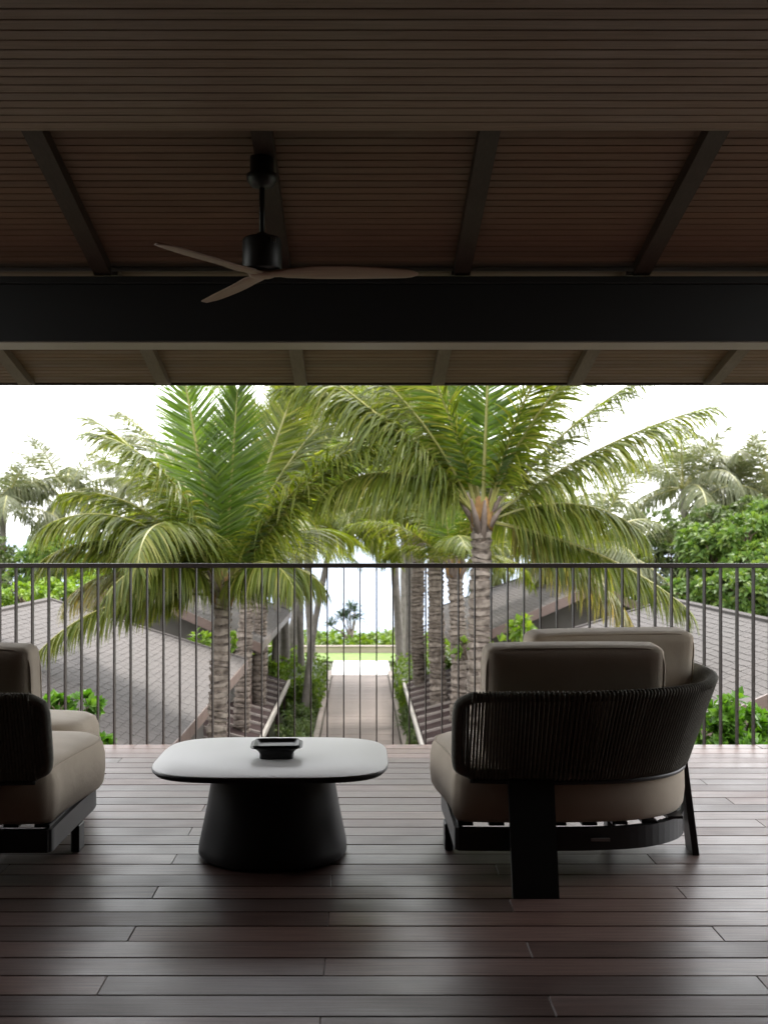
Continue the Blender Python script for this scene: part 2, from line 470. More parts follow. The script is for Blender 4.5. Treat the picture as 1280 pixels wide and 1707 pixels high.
gw = thing('garden_wall', 'low sand coloured wall across the far end of the lawn', 'wall', (0, 51.5, GZ))
MB().box(-40, 40, 0, 0.3, 0, 0.29).build('wall_body', M['sandwall'], gw)
MB().box(-40, 40, -0.04, 0.34, 0.29, 0.35, bev=0.01).build('coping', M['kerb'], gw)

# ------------------------------------------------------------------ terrace: deck, ceiling, roof
deck = structure('deck')
PITCH, ROW0, BL = 0.1446, 3.132, 1.847
DECK_END = ROW0 + 28 * PITCH
shapes = {}
def deck_board(L):
    key = round(L, 3)
    if key not in shapes:
        shapes[key] = MB().box(0, L, 0, PITCH - 0.0075, -0.028, 0, bev=0.0014).mesh('board', M['deck'])
    return shapes[key]
for k in range(-14, 28):
    y = ROW0 + k * PITCH
    x = -0.103 - 0.6157 * ((-k - 1) % 3)  # a third of a board further on each row
    x -= BL * 2
    while x < 4.2:
        o = obj('board', deck_board(BL - 0.002), deck, (x + 0.001, y + 0.00375, rnd.uniform(-0.0008, 0.0008)))
        x += BL
MB().box(-6, 6, -3, DECK_END - 0.02, -0.30, -0.034).build('joist_bed', M['steel'], deck)
MB().box(-6, 6, -3, ROW0 - 14 * PITCH - 0.004, -0.034, -0.001).build('rear_floor', M['deck'], deck)
MB().box(-6, 6, DECK_END - 0.018, DECK_END + 0.004, -0.34, -0.006).build('edge_board', M['deck'], deck)

RX = 3.7                              # half width of the roof
HC = 1.5 + CAM_H                      # flat ceiling height
ceiling = structure('ceiling')
CP = 0.0726
me = MB().box(-RX, RX, 0.003, CP - 0.003, 0, 0.02, bev=0.0025).mesh('board', M['ceil'])
for i in range(29):
    obj('board', me, ceiling, (0, 4.444 - (i + 1) * CP, HC))
MB().box(-RX, RX, -3, 4.44, HC + 0.022, HC + 0.1).build('backing', M['steel'], ceiling)
MB().box(-RX, RX, -3, 4.444 - 29 * CP, HC, HC + 0.021).build('rear_soffit', M['ceil'], ceiling)
MB().box(-RX, RX, 4.446, 4.47, HC + 0.002, HC + 0.9).build('edge_fascia', M['ceil'], ceiling)

roof = structure('roof')
SL = 0.22
SA_IN, SA_OUT = 2.68 + CAM_H, 2.755 + CAM_H       # ceiling plane: z = A - SL * Y
ang = -math.atan(SL)
def slope_boards(A, y0, n, pitch):
    me = MB().box(-RX, RX, 0.0025, pitch / math.cos(ang) - 0.0025, 0, 0.018, bev=0.002).mesh('board', M['slope'])
    for i in range(n):
        y = y0 + i * pitch
        o = obj('board', me, roof, (0, y, A - SL * y)); o.rotation_euler = (ang, 0, 0)
slope_boards(SA_IN, 4.48, 29, 0.0563)
slope_boards(SA_OUT, 6.24, 30, 0.0575)
RS = 0.9
M['rafter_painted_lit'] = wood('rafter_wood_painted_lit', (0.11, 0.075, 0.062), (0.17, 0.122, 0.102), rough=(0.45, 0.6), stretch=(30, 1.2, 30), rnd=0.06, bump=0.08)  # same timber as the rafters, daylight at the eave painted in as lighter wood
def rafter(x, A, y0, y1, depth, w, tip):
    h = w / 2; mb = MB()
    prof = [(y0, 0.012), (y0, -depth), (y1 - tip, -depth), (y1, -depth * 0.35 if tip else -depth), (y1, 0.012)]
    vs = [(x + s * h, y, A - SL * y + d) for s in (-1, 1) for (y, d) in prof]
    n = len(prof)
    fs = [tuple(range(n))[::-1], tuple(n + i for i in range(n))] + [(i, (i + 1) % n, n + (i + 1) % n, n + i) for i in range(n)]
    mb.add(vs, fs)
    mb.build('rafter', M['rafter_painted_lit' if tip else 'rafter'], roof)
for i in range(-4, 4):
    xr = RS * (i + 0.568)
    rafter(xr, SA_IN, 4.475, 6.02, 0.06, 0.082, 0)
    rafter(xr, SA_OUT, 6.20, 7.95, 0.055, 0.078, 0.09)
# slab over everything, eave board
vs = [(sx * RX, y, SA_OUT + 0.03 + dz - SL * y) for sx in (-1, 1) for (y, dz) in ((2.5, 0), (8.02, 0), (8.02, 0.09), (2.5, 0.09))]
MB().add(vs, [(0, 1, 2, 3), (7, 6, 5, 4), (0, 4, 5, 1), (1, 5, 6, 2), (2, 6, 7, 3), (3, 7, 4, 0)]).build('roof_slab', M['steel'], roof)
zE = SA_OUT - SL * 7.99
MB().box(-RX, RX, 7.985, 8.03, zE - 0.005, zE + 0.14).build('eave_board', M['rafter'], roof)
zb = CAM_H + 0.96
MB().box(-RX, RX, 6.0, 6.23, zb + 0.003, zb + 0.29, bev=0.004).build('beam', M['steel'], roof)
MB().box(-RX, RX, 5.985, 6.2, zb + 0.291, zb + 0.326, bev=0.003).build('beam_plate', M['steel'], roof)
MB().box(-RX, RX, 6.004, 6.226, zb - 0.004, zb + 0.002).build('beam_underside_light_plate', M['underside_light'], roof)
# rear wall of the terrace (behind the camera) and unseen side walls added to shade the cushion backs
mb = MB().box(-6, 6, -3.2, -3.0, -0.03, 3.6); mb.build('wall', M['wall'])
tag(bpy.data.objects['wall'], kind='structure')
for sx_ in (-1, 1):
    o = MB().box(min(sx_ * 3.55, sx_ * 3.69), max(sx_ * 3.55, sx_ * 3.69), -3.0, 4.2, -0.03, 3.6).build('side_light_blocker', M['wall']); o['kind'] = 'structure'

# ------------------------------------------------------------------ railing
rl = thing('railing', 'dark bronze flat bar railing along the edge of the deck', 'railing', (0, DECK_END + 0.035, 0))
MB().box(-4.2, 4.2, -0.025, 0.025, 1.056, 1.083, bev=0.003).build('top_rail', M['rail'], rl)
MB().box(-4.2, 4.2, -0.02, 0.02, -0.19, -0.165, bev=0.003).build('bottom_rail', M['rail'], rl)
me = MB().box(-0.0035, 0.0035, -0.024, 0.024, -0.165, 1.056).mesh('baluster', M['rail'])
for i in range(-41, 43):
    obj('baluster', me, rl, (i * 0.0984 + 0.001, 0, 0))

# ------------------------------------------------------------------ coffee table and tray
def superellipse(a, b, e, n=72):
    out = []
    for k in range(n):
        t = 2 * math.pi * k / n
        c, s = math.cos(t), math.sin(t)
        out.append((a * math.copysign(abs(c) ** (2 / e), c), b * math.copysign(abs(s) ** (2 / e), s)))
    return out
ct = thing('coffee_table', 'low table with pale rounded square top on a black conical base', 'table', (-0.343, 4.765, 0), R(0))
TH = 0.38
def plan_loop(a, b, e, z, dx=0, dy=0): return [(x + dx, y + dy, z) for x, y in superellipse(a, b, e)]
A_, B_ = 0.453, 0.435
MB().loft([plan_loop(A_ - 0.004, B_ - 0.004, 4.0, TH - 0.004), plan_loop(A_ - 0.002, B_ - 0.002, 4.0, TH - 0.0015), plan_loop(A_ - 0.005, B_ - 0.005, 4.0, TH)]).build('table_top', M['top'], ct)
MB().loft([plan_loop(A_ - 0.05, B_ - 0.05, 3.5, TH - 0.032), plan_loop(A_ - 0.012, B_ - 0.012, 4.0, TH - 0.024), plan_loop(A_ - 0.001, B_ - 0.001, 4.0, TH - 0.012), plan_loop(A_, B_, 4.0, TH - 0.0045)]).build('edge', M['base'], ct)
lo = []
for t, (r, z) in enumerate([(0.262, 0.0), (0.283, 0.006), (0.291, 0.02), (0.289, 0.05), (0.274, 0.12), (0.258, 0.2), (0.246, 0.27), (0.238, 0.32), (0.235, TH - 0.03)]):
    lo.append(plan_loop(r, r * 1.05, 2.3, z, 0, -0.012))
MB().loft(lo).build('pedestal', M['base'], ct)
tr = thing('tray', 'small square black dish with flared rim on the coffee table', 'dish', (-0.328, 4.74, TH + 0.0005), R(2))
lo = [plan_loop(r, r, 7, z) for r, z in [(0.062, 0.0), (0.067, 0.002), (0.066, 0.008), (0.066, 0.02), (0.071, 0.03), (0.083, 0.041), (0.1, 0.047), (0.102, 0.0485), (0.1, 0.05), (0.084, 0.0445), (0.073, 0.036), (0.066, 0.024), (0.06, 0.014), (0.05, 0.012)]]
MB().loft(lo).build('dish', M['tray'], tr)
lo = [plan_loop(r, r, 7, z) for r, z in [(0.078, 0.0452), (0.0885, 0.0535), (0.09, 0.0565), (0.0885, 0.058), (0.086, 0.057), (0.077, 0.049), (0.066, 0.042), (0.05, 0.041)]]
MB().loft(lo).build('inner_dish', M['tray'], tr)

# ------------------------------------------------------------------ lounge chairs
def lounge_chair(label, loc, rz, sx, second):
    t = thing('lounge_chair', label, 'chair', loc, rz, 'rope backed lounge chairs on the deck')
    ox, oy = 0.82, 4.75
    def q(p, z=None):
        v = ((p[0] - ox) * sx, p[1] - oy)
        return Vector((v[0], v[1], p[2] if len(p) > 2 else 0)) if z is None else Vector((v[0], v[1], z))
    def plan(pts, n):
        c = smooth_curve([q(p) for p in pts], n, True)
        c = [(v.x, v.y) for v in c]
        return c[::-1] if sx < 0 else c
    frame_outl = [(0.348, 4.5), (0.347, 4.41), (0.358, 4.384), (0.385, 4.374), (0.6, 4.372), (0.88, 4.382), (1.08, 4.44), (1.22, 4.58), (1.275, 4.78), (1.25, 5.02), (1.12, 5.19), (0.8, 5.23), (0.46, 5.21), (0.37, 5.17), (0.345, 5.08), (0.348, 4.8)]
    outl = [(0.342, 4.55), (0.343, 4.44), (0.358, 4.4), (0.41, 4.382), (0.6, 4.375), (0.88, 4.385), (1.08, 4.44), (1.22, 4.58), (1.275, 4.78), (1.25, 5.02), (1.12, 5.19), (0.8, 5.23), (0.46, 5.22), (0.335, 5.15), (0.298, 5.02), (0.32, 4.8)]
    pl = plan(outl, 84)
    # frame ring
    fp = plan(frame_outl, 96)
    o1, o2 = offset_plan(fp, -0.002), offset_plan(fp, 0.03)
    mb = MB(); n = len(pl)
    lo = [[(x, y, z) for x, y in o] for o, z in ((o1, 0.105), (o1, 0.186), (o2, 0.186), (o2, 0.105), (o1, 0.105))]
    mb.loft(lo, smooth=False, caps=False); mb.build('seat_frame', M['black'], t)
    xs = [p[0] for p in pl]
    for i in range(8):                                   # bearer slats across the frame
        x = min(xs) + 0.09 + i * (max(xs) - min(xs) - 0.18) / 7
        ins = [p[1] for p in fp if abs(p[0] - x) < 0.07]
        MB().box(x - 0.028, x + 0.028, min(ins) + 0.04, max(ins) - 0.02, 0.187, 0.197).build('slat', M['black'], t)
    # seat cushion
    lay = [(0.035, 0.199), (0.012, 0.206), (0.0, 0.225), (-0.006, 0.28), (-0.004, 0.345), (0.004, 0.38), (0.02, 0.402), (0.05, 0.415)]
    lo = [[(x, y, z) for x, y in offset_plan(pl, d)] for d, z in lay]
    base = lo[-1]; cx = sum(p[0] for p in base) / n; cy = sum(p[1] for p in base) / n
    for s, z in ((0.8, 0.424), (0.55, 0.431), (0.25, 0.434), (0.04, 0.434)):
        lo.append([(cx + (p[0] - cx) * s, cy + (p[1] - cy) * s, z) for p in base])
    sc = MB().loft(lo).build('seat_cushion', M['fabric'], t)
    seam = [Vector((x, y, 0.4)) for x, y in offset_plan(pl, 0.0155)]
    MB().tube(seam + [seam[0]], 0.0035, 6, cap=False).build('piping', M['fabric'], sc)
    # rope back: two bent rails joined by end bends, and strands wound between them
    top = [(0.40, 4.295, 0.672), (0.6, 4.285, 0.675), (0.88, 4.295, 0.677), (1.1, 4.36, 0.68), (1.28, 4.5, 0.684), (1.385, 4.73, 0.688), (1.415, 4.95, 0.69), (1.41, 5.1, 0.69)]
    bot = [(0.40, 4.365, 0.39), (0.6, 4.35, 0.388), (0.85, 4.355, 0.387), (1.03, 4.405, 0.387), (1.18, 4.52, 0.387), (1.265, 4.7, 0.387), (1.285, 4.9, 0.387), (1.28, 5.05, 0.387)]
    NT = 112
    Tq = smooth_curve([q(p) for p in top], NT); Bq = smooth_curve([q(p) for p in bot], NT)
    def bend(a, b, out, k=8):
        c = []
        ov = Vector(out)
        for i in range(1, k):
            s = i / k
            w = (1 - (2 * s - 1) ** 6) ** 0.5
            c.append(a.lerp(b, s) + ov * w)
        return c
    loop = Tq + bend(Tq[-1], Bq[-1], q((ox - 0.005, oy + 0.06))) + Bq[::-1] + bend(Bq[0], Tq[0], (-0.05 * sx, 0, 0))
    MB().tube(loop + [loop[0]], 0.0165, 8, cap=False).build('back_frame', M['rope'], t)
    endb = [Tq[1], Tq[0]] + bend(Tq[0], Bq[0], (-0.05 * sx, 0, 0), 14) + [Bq[0], Bq[1]]
    MB().tube(smooth_curve(endb, 64), 0.0205, 10).build('end_wrap', M['rope'], t)
    for k in range(1, 4):                                # strands inside the end bend
        for d_ in (-0.012, 0.012):
            x_ = -0.0125 * k * sx; cut = 0.006 + 0.045 * (k / 4) ** 4
            MB().tube([Tq[0] + Vector((x_, d_, -cut)), Bq[0] + Vector((x_, d_, cut))], 0.0054, 5).build('rope', M['rope'], t)
    MB().tube([p - Vector((0, 0, 0.026)) for p in Bq], 0.011, 6).build('bottom_rail', M['black'], t)
    m = min(len(Tq), len(Bq))
    Z = Vector((0, 0, 1))
    for i in range(0, m, 1):                             # each winding of the rope
        if i < 0:                                        # windings round the end bend
            s = (i + 4) / 4
            a = Tq[0] + Vector((-0.05 * sx * (1 - s * s * 0.75), 0, -0.055 * (1 - s))); b = Bq[0] + Vector((-0.05 * sx * (1 - s * s * 0.75), 0, 0.055 * (1 - s)))
            tan = (Tq[1] - Tq[0]).normalized()
        else:
            a, b = Tq[i], Bq[i]
            tan = (Tq[min(i + 1, m - 1)] - Tq[max(i - 1, 0)]).normalized()
        nrm = tan.cross(Z).normalized() * (1 if sx > 0 else -1)      # outwards
        ro = 0.0205
        upv = (a - b).normalized()
        lean = tan * 0.004 * (1 if sx > 0 else 1)
        pts = []
        for an in (-20, 20, 60, 90, 120, 160, 200):
            pts.append(a + (nrm * math.cos(R(an)) + upv * math.sin(R(an))) * ro + lean)
        for an in (160, 200, 240, 270, 300, 340, 380):
            pts.append(b + (nrm * math.cos(R(an)) + upv * math.sin(R(an))) * ro - lean)
        MB().tube(pts + [pts[0]], 0.0047, 5, cap=False).build('rope', M['rope'], t)
    # legs: wide splayed plates at back and outer side, short leg at the open front
    def plate(name, a0, a1, b0, b1, z1):
        """a: foot corners, b: head corners (plan), thickness along the plate normal"""
        mb = MB(); A0, A1, B0, B1 = q(a0, 0.0), q(a1, 0.0), q(b0, z1), q(b1, z1)
        d = (A1 - A0).normalized(); nr = Vector((-d.y, d.x, 0)) * 0.013
        vs = [A0 - nr, A1 - nr, A1 + nr, A0 + nr, B0 - nr, B1 - nr, B1 + nr, B0 + nr]
        mb.add(vs, [(0, 3, 2, 1), (4, 5, 6, 7), (0, 1, 5, 4), (1, 2, 6, 5), (2, 3, 7, 6), (3, 0, 4, 7)])
        mb.build(name, M['black'], t)
    plate('leg', (0.527, 4.15), (0.687, 4.15), (0.535, 4.345), (0.70, 4.345), 0.372)
    plate('leg', (1.315, 4.70), (1.325, 4.84), (1.268, 4.70), (1.283, 4.84), 0.372)
    MB().box(*sorted([(0.338 - ox) * sx, (0.372 - ox) * sx]), 4.78 - oy, 4.87 - oy, 0, 0.104, bev=0.003).build('leg', M['black'], t)
    MB().box(*sorted([(1.05 - ox) * sx, (1.085 - ox) * sx]), 5.1 - oy, 5.18 - oy, 0, 0.104, bev=0.003).build('leg', M['black'], t)
    # back cushions
    def cushion(cx, cy, cz, w, d, h, lean, yaw):
        mt = Matrix.Translation(q((cx, cy), cz)) @ Matrix.Rotation(R(yaw * sx), 4, 'Z') @ Matrix.Rotation(R(lean), 4, 'X')
        mb = MB(); rounded_box(mb, w, d, h, 0.036, 16, 0.014, mt)
        c = mb.build('back_cushion', M['fabric'], t)
        for s in (-1, 1):
            ol = superellipse(w / 2 - 0.004, h / 2 - 0.004, 9, 60)
            pts = [mt @ Vector((x, s * (d / 2 - 0.014), z)) for x, z in ol]
            MB().tube(pts + [pts[0]], 0.004, 6, cap=False).build('piping', M['fabric'], c)
    cushion(0.79 if sx > 0 else 0.755, 4.49, 0.63, 0.67, 0.14, 0.44, 6, 3)
    if second: cushion(1.02, 4.97, 0.645, 0.71, 0.14, 0.44, 8, 11)
    # maker's plate on the frame
    c = q((0.875, 4.372), 0.146)
    mb = MB().box(c.x - 0.034, c.x + 0.034, c.y - 0.006, c.y + 0.006, c.z - 0.005, c.z + 0.005)
    o = mb.build('plate', M['label'], t)
    if second is False: pass
    return t
lounge_chair('rope backed lounge chair with two beige back cushions, right of the coffee table', (0.82, 4.75, 0), 0, 1, True)
lounge_chair('rope backed lounge chair cut off by the left edge, one back cushion visible', (-1.592, 4.72, 0), 0, -1, False)

# footstool beyond the left chair
ot = thing('footstool', 'beige cushioned footstool beyond the lounge chair at the left edge', 'footstool', (-1.62, 5.52, 0), R(-4))
pl = [(x, y) for x, y in superellipse(0.4, 0.27, 3.4)]
lay = [(0.03, 0.2), (0.008, 0.21), (0, 0.24), (-0.004, 0.32), (0.0, 0.37), (0.014, 0.405), (0.045, 0.42)]
lo = [[(x, y, z) for x, y in offset_plan(pl, d)] for d, z in lay]
lo += [[(x * s, y * s, z) for x, y, z0 in lo[-1]] for s, z in ((0.75, 0.43), (0.4, 0.437), (0.05, 0.438))]
MB().loft(lo).build('cushion', M['fabric'], ot)
lo = [[(x, y, z) for x, y in offset_plan(pl, d)] for d, z in ((0.01, 0.11), (0.01, 0.19), (0.04, 0.19), (0.04, 0.11), (0.01, 0.11))]
MB().loft(lo, smooth=False, caps=False).build('frame', M['black'], ot)
for sx_ in (-1, 1):
    for sy_ in (-1, 1):
        MB().box(sx_ * 0.27 - 0.02, sx_ * 0.27 + 0.02, sy_ * 0.2 - 0.02, sy_ * 0.2 + 0.02, 0, 0.112).build('leg', M['black'], ot)

# ------------------------------------------------------------------ ceiling fan
FX, FY, FZ = -0.4017, 4.93, CAM_H + 1.065
fan = thing('ceiling_fan', 'black ceiling fan with three slim wooden blades hanging from a rafter', 'fan', (FX, FY, FZ))
zr = SA_IN - SL * FY - 0.06 - FZ
MB().lathe([(0.02, zr - 0.115), (0.045, zr - 0.108), (0.062, zr - 0.085), (0.064, zr - 0.06), (0.05, zr - 0.055), (0.05, zr + 0.012)], 28).build('canopy', M['fan'], fan)
MB().lathe([(0.0115, 0.14), (0.0115, zr - 0.1)], 14).build('rod', M['fan'], fan)
MB().lathe([(0.06, 0.014), (0.078, 0.018), (0.081, 0.024), (0.081, 0.136), (0.078, 0.146), (0.07, 0.151), (0.03, 0.153), (0.022, 0.17), (0.012, 0.172)], 40).build('motor', M['fan'], fan)
for k in range(4):
    MB().box(0.042 + k * 0.008, 0.0455 + k * 0.008, -0.0795, -0.06, 0.118, 0.138).build('vent', M['label'], fan) if k < 3 else None
def blade_mesh():
    mb = MB(); loops = []
    NS = 26; Rb = 0.64
    for i in range(NS + 1):
        t = i / NS
        r = Rb * t
        w = 0.04 + 0.052 * math.sin(math.pi * min(1, t * 0.62 + 0.18)) ** 2 if t > 0.12 else 0.062 - 0.1 * t
        if t > 0.9: w *= math.sqrt(max(0.02, 1 - ((t - 0.9) / 0.1) ** 2.2))
        pitch = -R(2 + 12 * min(1, t * 3) - 5 * t)
        sweep = -0.018 * math.sin(t * math.pi)
        th = 0.011 * (1 - 0.55 * t)
        zc = 0.004 - 0.006 * t
        lp = []
        for a in range(10):
            an = 2 * math.pi * a / 10
            y = math.cos(an) * w * 0.75 + sweep; z = math.sin(an) * th
            lp.append((r, y * math.cos(pitch) - z * math.sin(pitch), zc + y * math.sin(pitch) + z * math.cos(pitch)))
        loops.append(lp)
    mb.loft(loops)
    return mb.mesh('blade', M['blade'])
bme = blade_mesh()
for a in (-2, 118, 238):
    o = obj('blade', bme, fan, (0, 0, 0)); o.rotation_euler = (0, 0, R(a))
MB().lathe([(0.03, -0.012), (0.05, -0.008), (0.055, 0.0), (0.05, 0.013)], 30).build('hub', M['blade'], fan)

# ------------------------------------------------------------------ pavilions with shingled roofs
EX, EZ, PS = 2.25, CAM_H - 2.5, 0.44
RW = 3.09
def pavilion(label, side, y0, y1, n_parts):
    """ridge along Y; gable end facing the terrace at y0, hipped far end at y1"""
    t = thing('pavilion', label, 'pavilion', (side * (EX + RW), y0, GZ), 0, 'shingled pavilions along the path')
    g = GZ
    rx = EX + RW
    def w(x, y, z): return (side * (x - rx), y - y0, z - g)       # x: distance from the path axis
    def roofz(x, y):
        return min(EZ + PS * (x - EX), EZ + PS * (EX + 2 * RW - x), EZ + PS * (y1 - y))
    rz = EZ + PS * RW
    # walls
    mb = MB(); th = 0.0
    inner, outer = EX + 0.75, EX + 2 * RW - 0.75
    ya, yb = y0 + 0.8, y1 - 0.75
    def wallz(x): return EZ - 0.16 + PS * min(x - EX, EX + 2 * RW - x)
    vs = [w(inner, ya, g), w(outer, ya, g), w(outer, ya, wallz(outer)), w(rx, ya, wallz(rx)), w(inner, ya, wallz(inner)),
          w(inner, yb, g), w(outer, yb, g), w(outer, yb, EZ + 0.15), w(inner, yb, EZ + 0.15)]
    mb.add(vs, [(0, 1, 2, 3, 4), (0, 4, 8, 5), (1, 6, 7, 2), (5, 8, 7, 6)])
    mb.build('wall', M['pav'], t)
    # roof deck (slab under the shingles)
    mb = MB(); tk = 0.1
    top = [(EX, y0, EZ), (EX, y1, EZ), (rx, y1 - RW, rz), (rx, y0, rz), (EX + 2 * RW, y0, EZ), (EX + 2 * RW, y1, EZ)]
    vs = [w(x, y, z) for x, y, z in top] + [w(x, y, z - tk) for x, y, z in top]
    fs = [(0, 1, 2, 3), (3, 2, 5, 4), (1, 5, 2), (6, 9, 8, 7), (9, 10, 11, 8), (7, 8, 11), (0, 3, 9, 6), (3, 4, 10, 9), (0, 6, 7, 1), (1, 7, 11, 5), (4, 5, 11, 10)]
    mb.add(vs, fs); ro = mb.build('roof', M['fascia'], t)
    # barge boards on the gable, fascia along the eaves
    for (xa, xb) in ((EX - 0.03, rx), (EX + 2 * RW + 0.03, rx)):
        za, zb_ = EZ + PS * (abs(xa - rx) * -1 + RW), rz
        vs = [w(xa, y0 - 0.035, za + 0.02), w(xb, y0 - 0.035, zb_ + 0.02), w(xb, y0 - 0.035, zb_ - 0.2), w(xa, y0 - 0.035, za - 0.2)]
        vs += [(p[0], p[1] + 0.033, p[2]) for p in vs]
        MB().add(vs, [(0, 1, 2, 3), (7, 6, 5, 4), (0, 4, 5, 1), (1, 5, 6, 2), (2, 6, 7, 3), (3, 7, 4, 0)]).build('barge_board', M['fascia'], ro)
    x0_, x1_ = sorted([w(EX - 0.035, 0, 0)[0], w(EX - 0.002, 0, 0)[0]])
    MB().box(x0_, x1_, 0.0, y1 - y0 + 0.03, EZ - 0.18 - g, EZ - 0.004 - g).build('fascia', M['fascia'], ro)
    # shingles, course by course
    ex, wd = 0.105, 0.17
    ca = math.cos(math.atan(PS)); sa = math.sin(math.atan(PS))
    nrow = int(RW / ca / ex)
    r2 = random.Random(int(y0 * 10) + side)
    def shingle_verts(u0, u1, s, plane):
        lf = r2.uniform(0.006, 0.011)
        """u: along the eave, s: up the slope"""
        out = []
        for (ss, lift) in ((s, lf), (s + ex * 1.15, 0.003)):
            for u in (u0, u1):
                if plane == 'side':
                    out.append(w(EX + ss * ca - lift * sa, u, EZ + ss * sa + lift * ca))
                elif plane == 'far':
                    out.append(w(EX + 2 * RW - ss * ca + lift * sa, u, EZ + ss * sa + lift * ca))
        b = [(p[0], p[1], p[2] - 0.011) for p in out[:2]]
        return out + b
    fs = [(0, 1, 3, 2), (4, 5, 1, 0), (4, 0, 2), (5, 3, 1)]
    if side > 0: fs = [f[::-1] for f in fs]
    items = []
    for pln in ('side', 'far'):
        for k in range(nrow):
            s = k * ex - 0.02
            yend = y1 - s * ca
            u = y0 - 0.03 + (0 if k % 2 else -wd / 2)
            while u < yend:
                a, b = max(u, y0 - 0.03), min(u + wd - 0.006, yend)
                if b - a > 0.03:
                    js = s + r2.uniform(-0.006, 0.006)
                    X = EX + s * ca
                    items.append((pln, a, b, js, (0 if pln == 'side' else 1e3) + (a - 0) ** 2))
                u += wd
    items.sort(key=lambda i: i[4])
    # nearest ones that the view between table and frame edge shows
    for (pln, a, b, s, d) in items[:n_parts]:
        MB().add(shingle_verts(a, b, s, pln), fs).build('shingle', M['shingle'], ro)
    V = []; F = []
    for (pln, a, b, s, d) in items[n_parts:]:
        o = len(V); V += shingle_verts(a, b, s, pln); F += [tuple(i + o for i in f) for f in fs]
    # hipped far end
    for k in range(nrow):
        s = k * ex - 0.02
        xa, xb = EX + s * ca, EX + 2 * RW - s * ca
        o = len(V)
        V += [w(xa, y1 - s * ca + 0.006, EZ + s * sa + 0.014), w(xb, y1 - s * ca + 0.006, EZ + s * sa + 0.014), w(xa + 0.1, y1 - (s + ex * 1.1) * ca, EZ + (s + ex * 1.1) * sa + 0.006), w(xb - 0.1, y1 - (s + ex * 1.1) * ca, EZ + (s + ex * 1.1) * sa + 0.006)]
        F.append((o, o + 2, o + 3, o + 1))
    me = bpy.data.meshes.new('shingles'); me.from_pydata(V, [], F); me.materials.append(M['shingle']); me.update()
    so = obj('shingles', me, ro); so['kind'] = 'stuff'
    # ridge and hip caps
    mb = MB()
    mb.tube([w(rx, y0 - 0.03, rz + 0.0), w(rx, y1 - RW, rz + 0.0)], 0.05, 6, smooth=False)
    mb.tube([w(rx, y1 - RW, rz), w(EX, y1, EZ + 0.0)], 0.04, 6, smooth=False)
    mb.build('ridge_cap', M['shingle'], ro)
    for yy in (y0 + 0.9, (y0 + y1) / 2, y1 - 0.9):       # posts of the open side
        c = w(EX + 0.35, yy, 0)
        MB().box(c[0] - 0.06, c[0] + 0.06, c[1] - 0.06, c[1] + 0.06, 0, EZ + 0.1 - g).build('post', M['fascia'], t)
    return t
pavilion('pavilion with grey shingled roof below the railing on the left', -1, 12.3, 23.8, 300)
pavilion('pavilion with grey shingled roof behind the right lounge chair', 1, 12.3, 23.8, 300)
pavilion('farther pavilion left of the path, its gable behind the left palm trunk', -1, 27.2, 39.0, 0)
pavilion('farther pavilion right of the path, its gable behind the right palm trunk', 1, 27.2, 39.0, 0)

# ------------------------------------------------------------------ low boarded canopies beside the path
def low_canopy(label, side, x0, z0, y0, y1):
    t = thing('low_canopy', label, 'canopy', (side * x0, y0, GZ), 0, 'low boarded canopies beside the path')
    zz = z0 - GZ; wdt = 2.1; rise = 0.27
    n = int((y1 - y0) / 1.02)
    for i in range(n):
        a = i * 1.02
        def bx(u0, u1, v0, v1, d0, d1):
            vs = []
            for d in (d0, d1):
                for v in (v0, v1):
                    for u in (u0, u1):
                        vs.append((side * u, v, zz + rise * u + d))
            f = [(0, 2, 3, 1), (4, 5, 7, 6), (0, 1, 5, 4), (2, 6, 7, 3), (0, 4, 6, 2), (1, 3, 7, 5)]
            return MB().add(vs, f if side > 0 else [k[::-1] for k in f])
        bx(0.03, wdt, a + 0.03, a + 1.0, -0.04, 0.0).build('panel', M['panel'], t)
        bx(0.03, wdt, a - 0.025, a + 0.025, -0.03, 0.05).build('batten', M['batten'], t)
    L = n * 1.02
    x_a, x_b = sorted([0, side * 0.03])
    MB().box(min(0, side * -0.07), max(0, side * -0.07), -0.02, L, zz - 0.09, zz + 0.035, bev=0.006).build('rim', M['rim'], t)
    for i in range(0, n, 3):
        for u in (0.06, wdt - 0.1):
            MB().box(side * u - 0.035, side * u + 0.035, i * 1.02 + 0.3, i * 1.02 + 0.37, 0, zz + rise * u - 0.03).build('post', M['panel'], t)
low_canopy('low dark boarded canopy with pale rim, left of the path', -1, 2.06, CAM_H - 4.2, 18.0, 35.2)
low_canopy('low dark boarded canopy with pale rim, right of the path', 1, 1.27, CAM_H - 4.2, 18.0, 35.2)

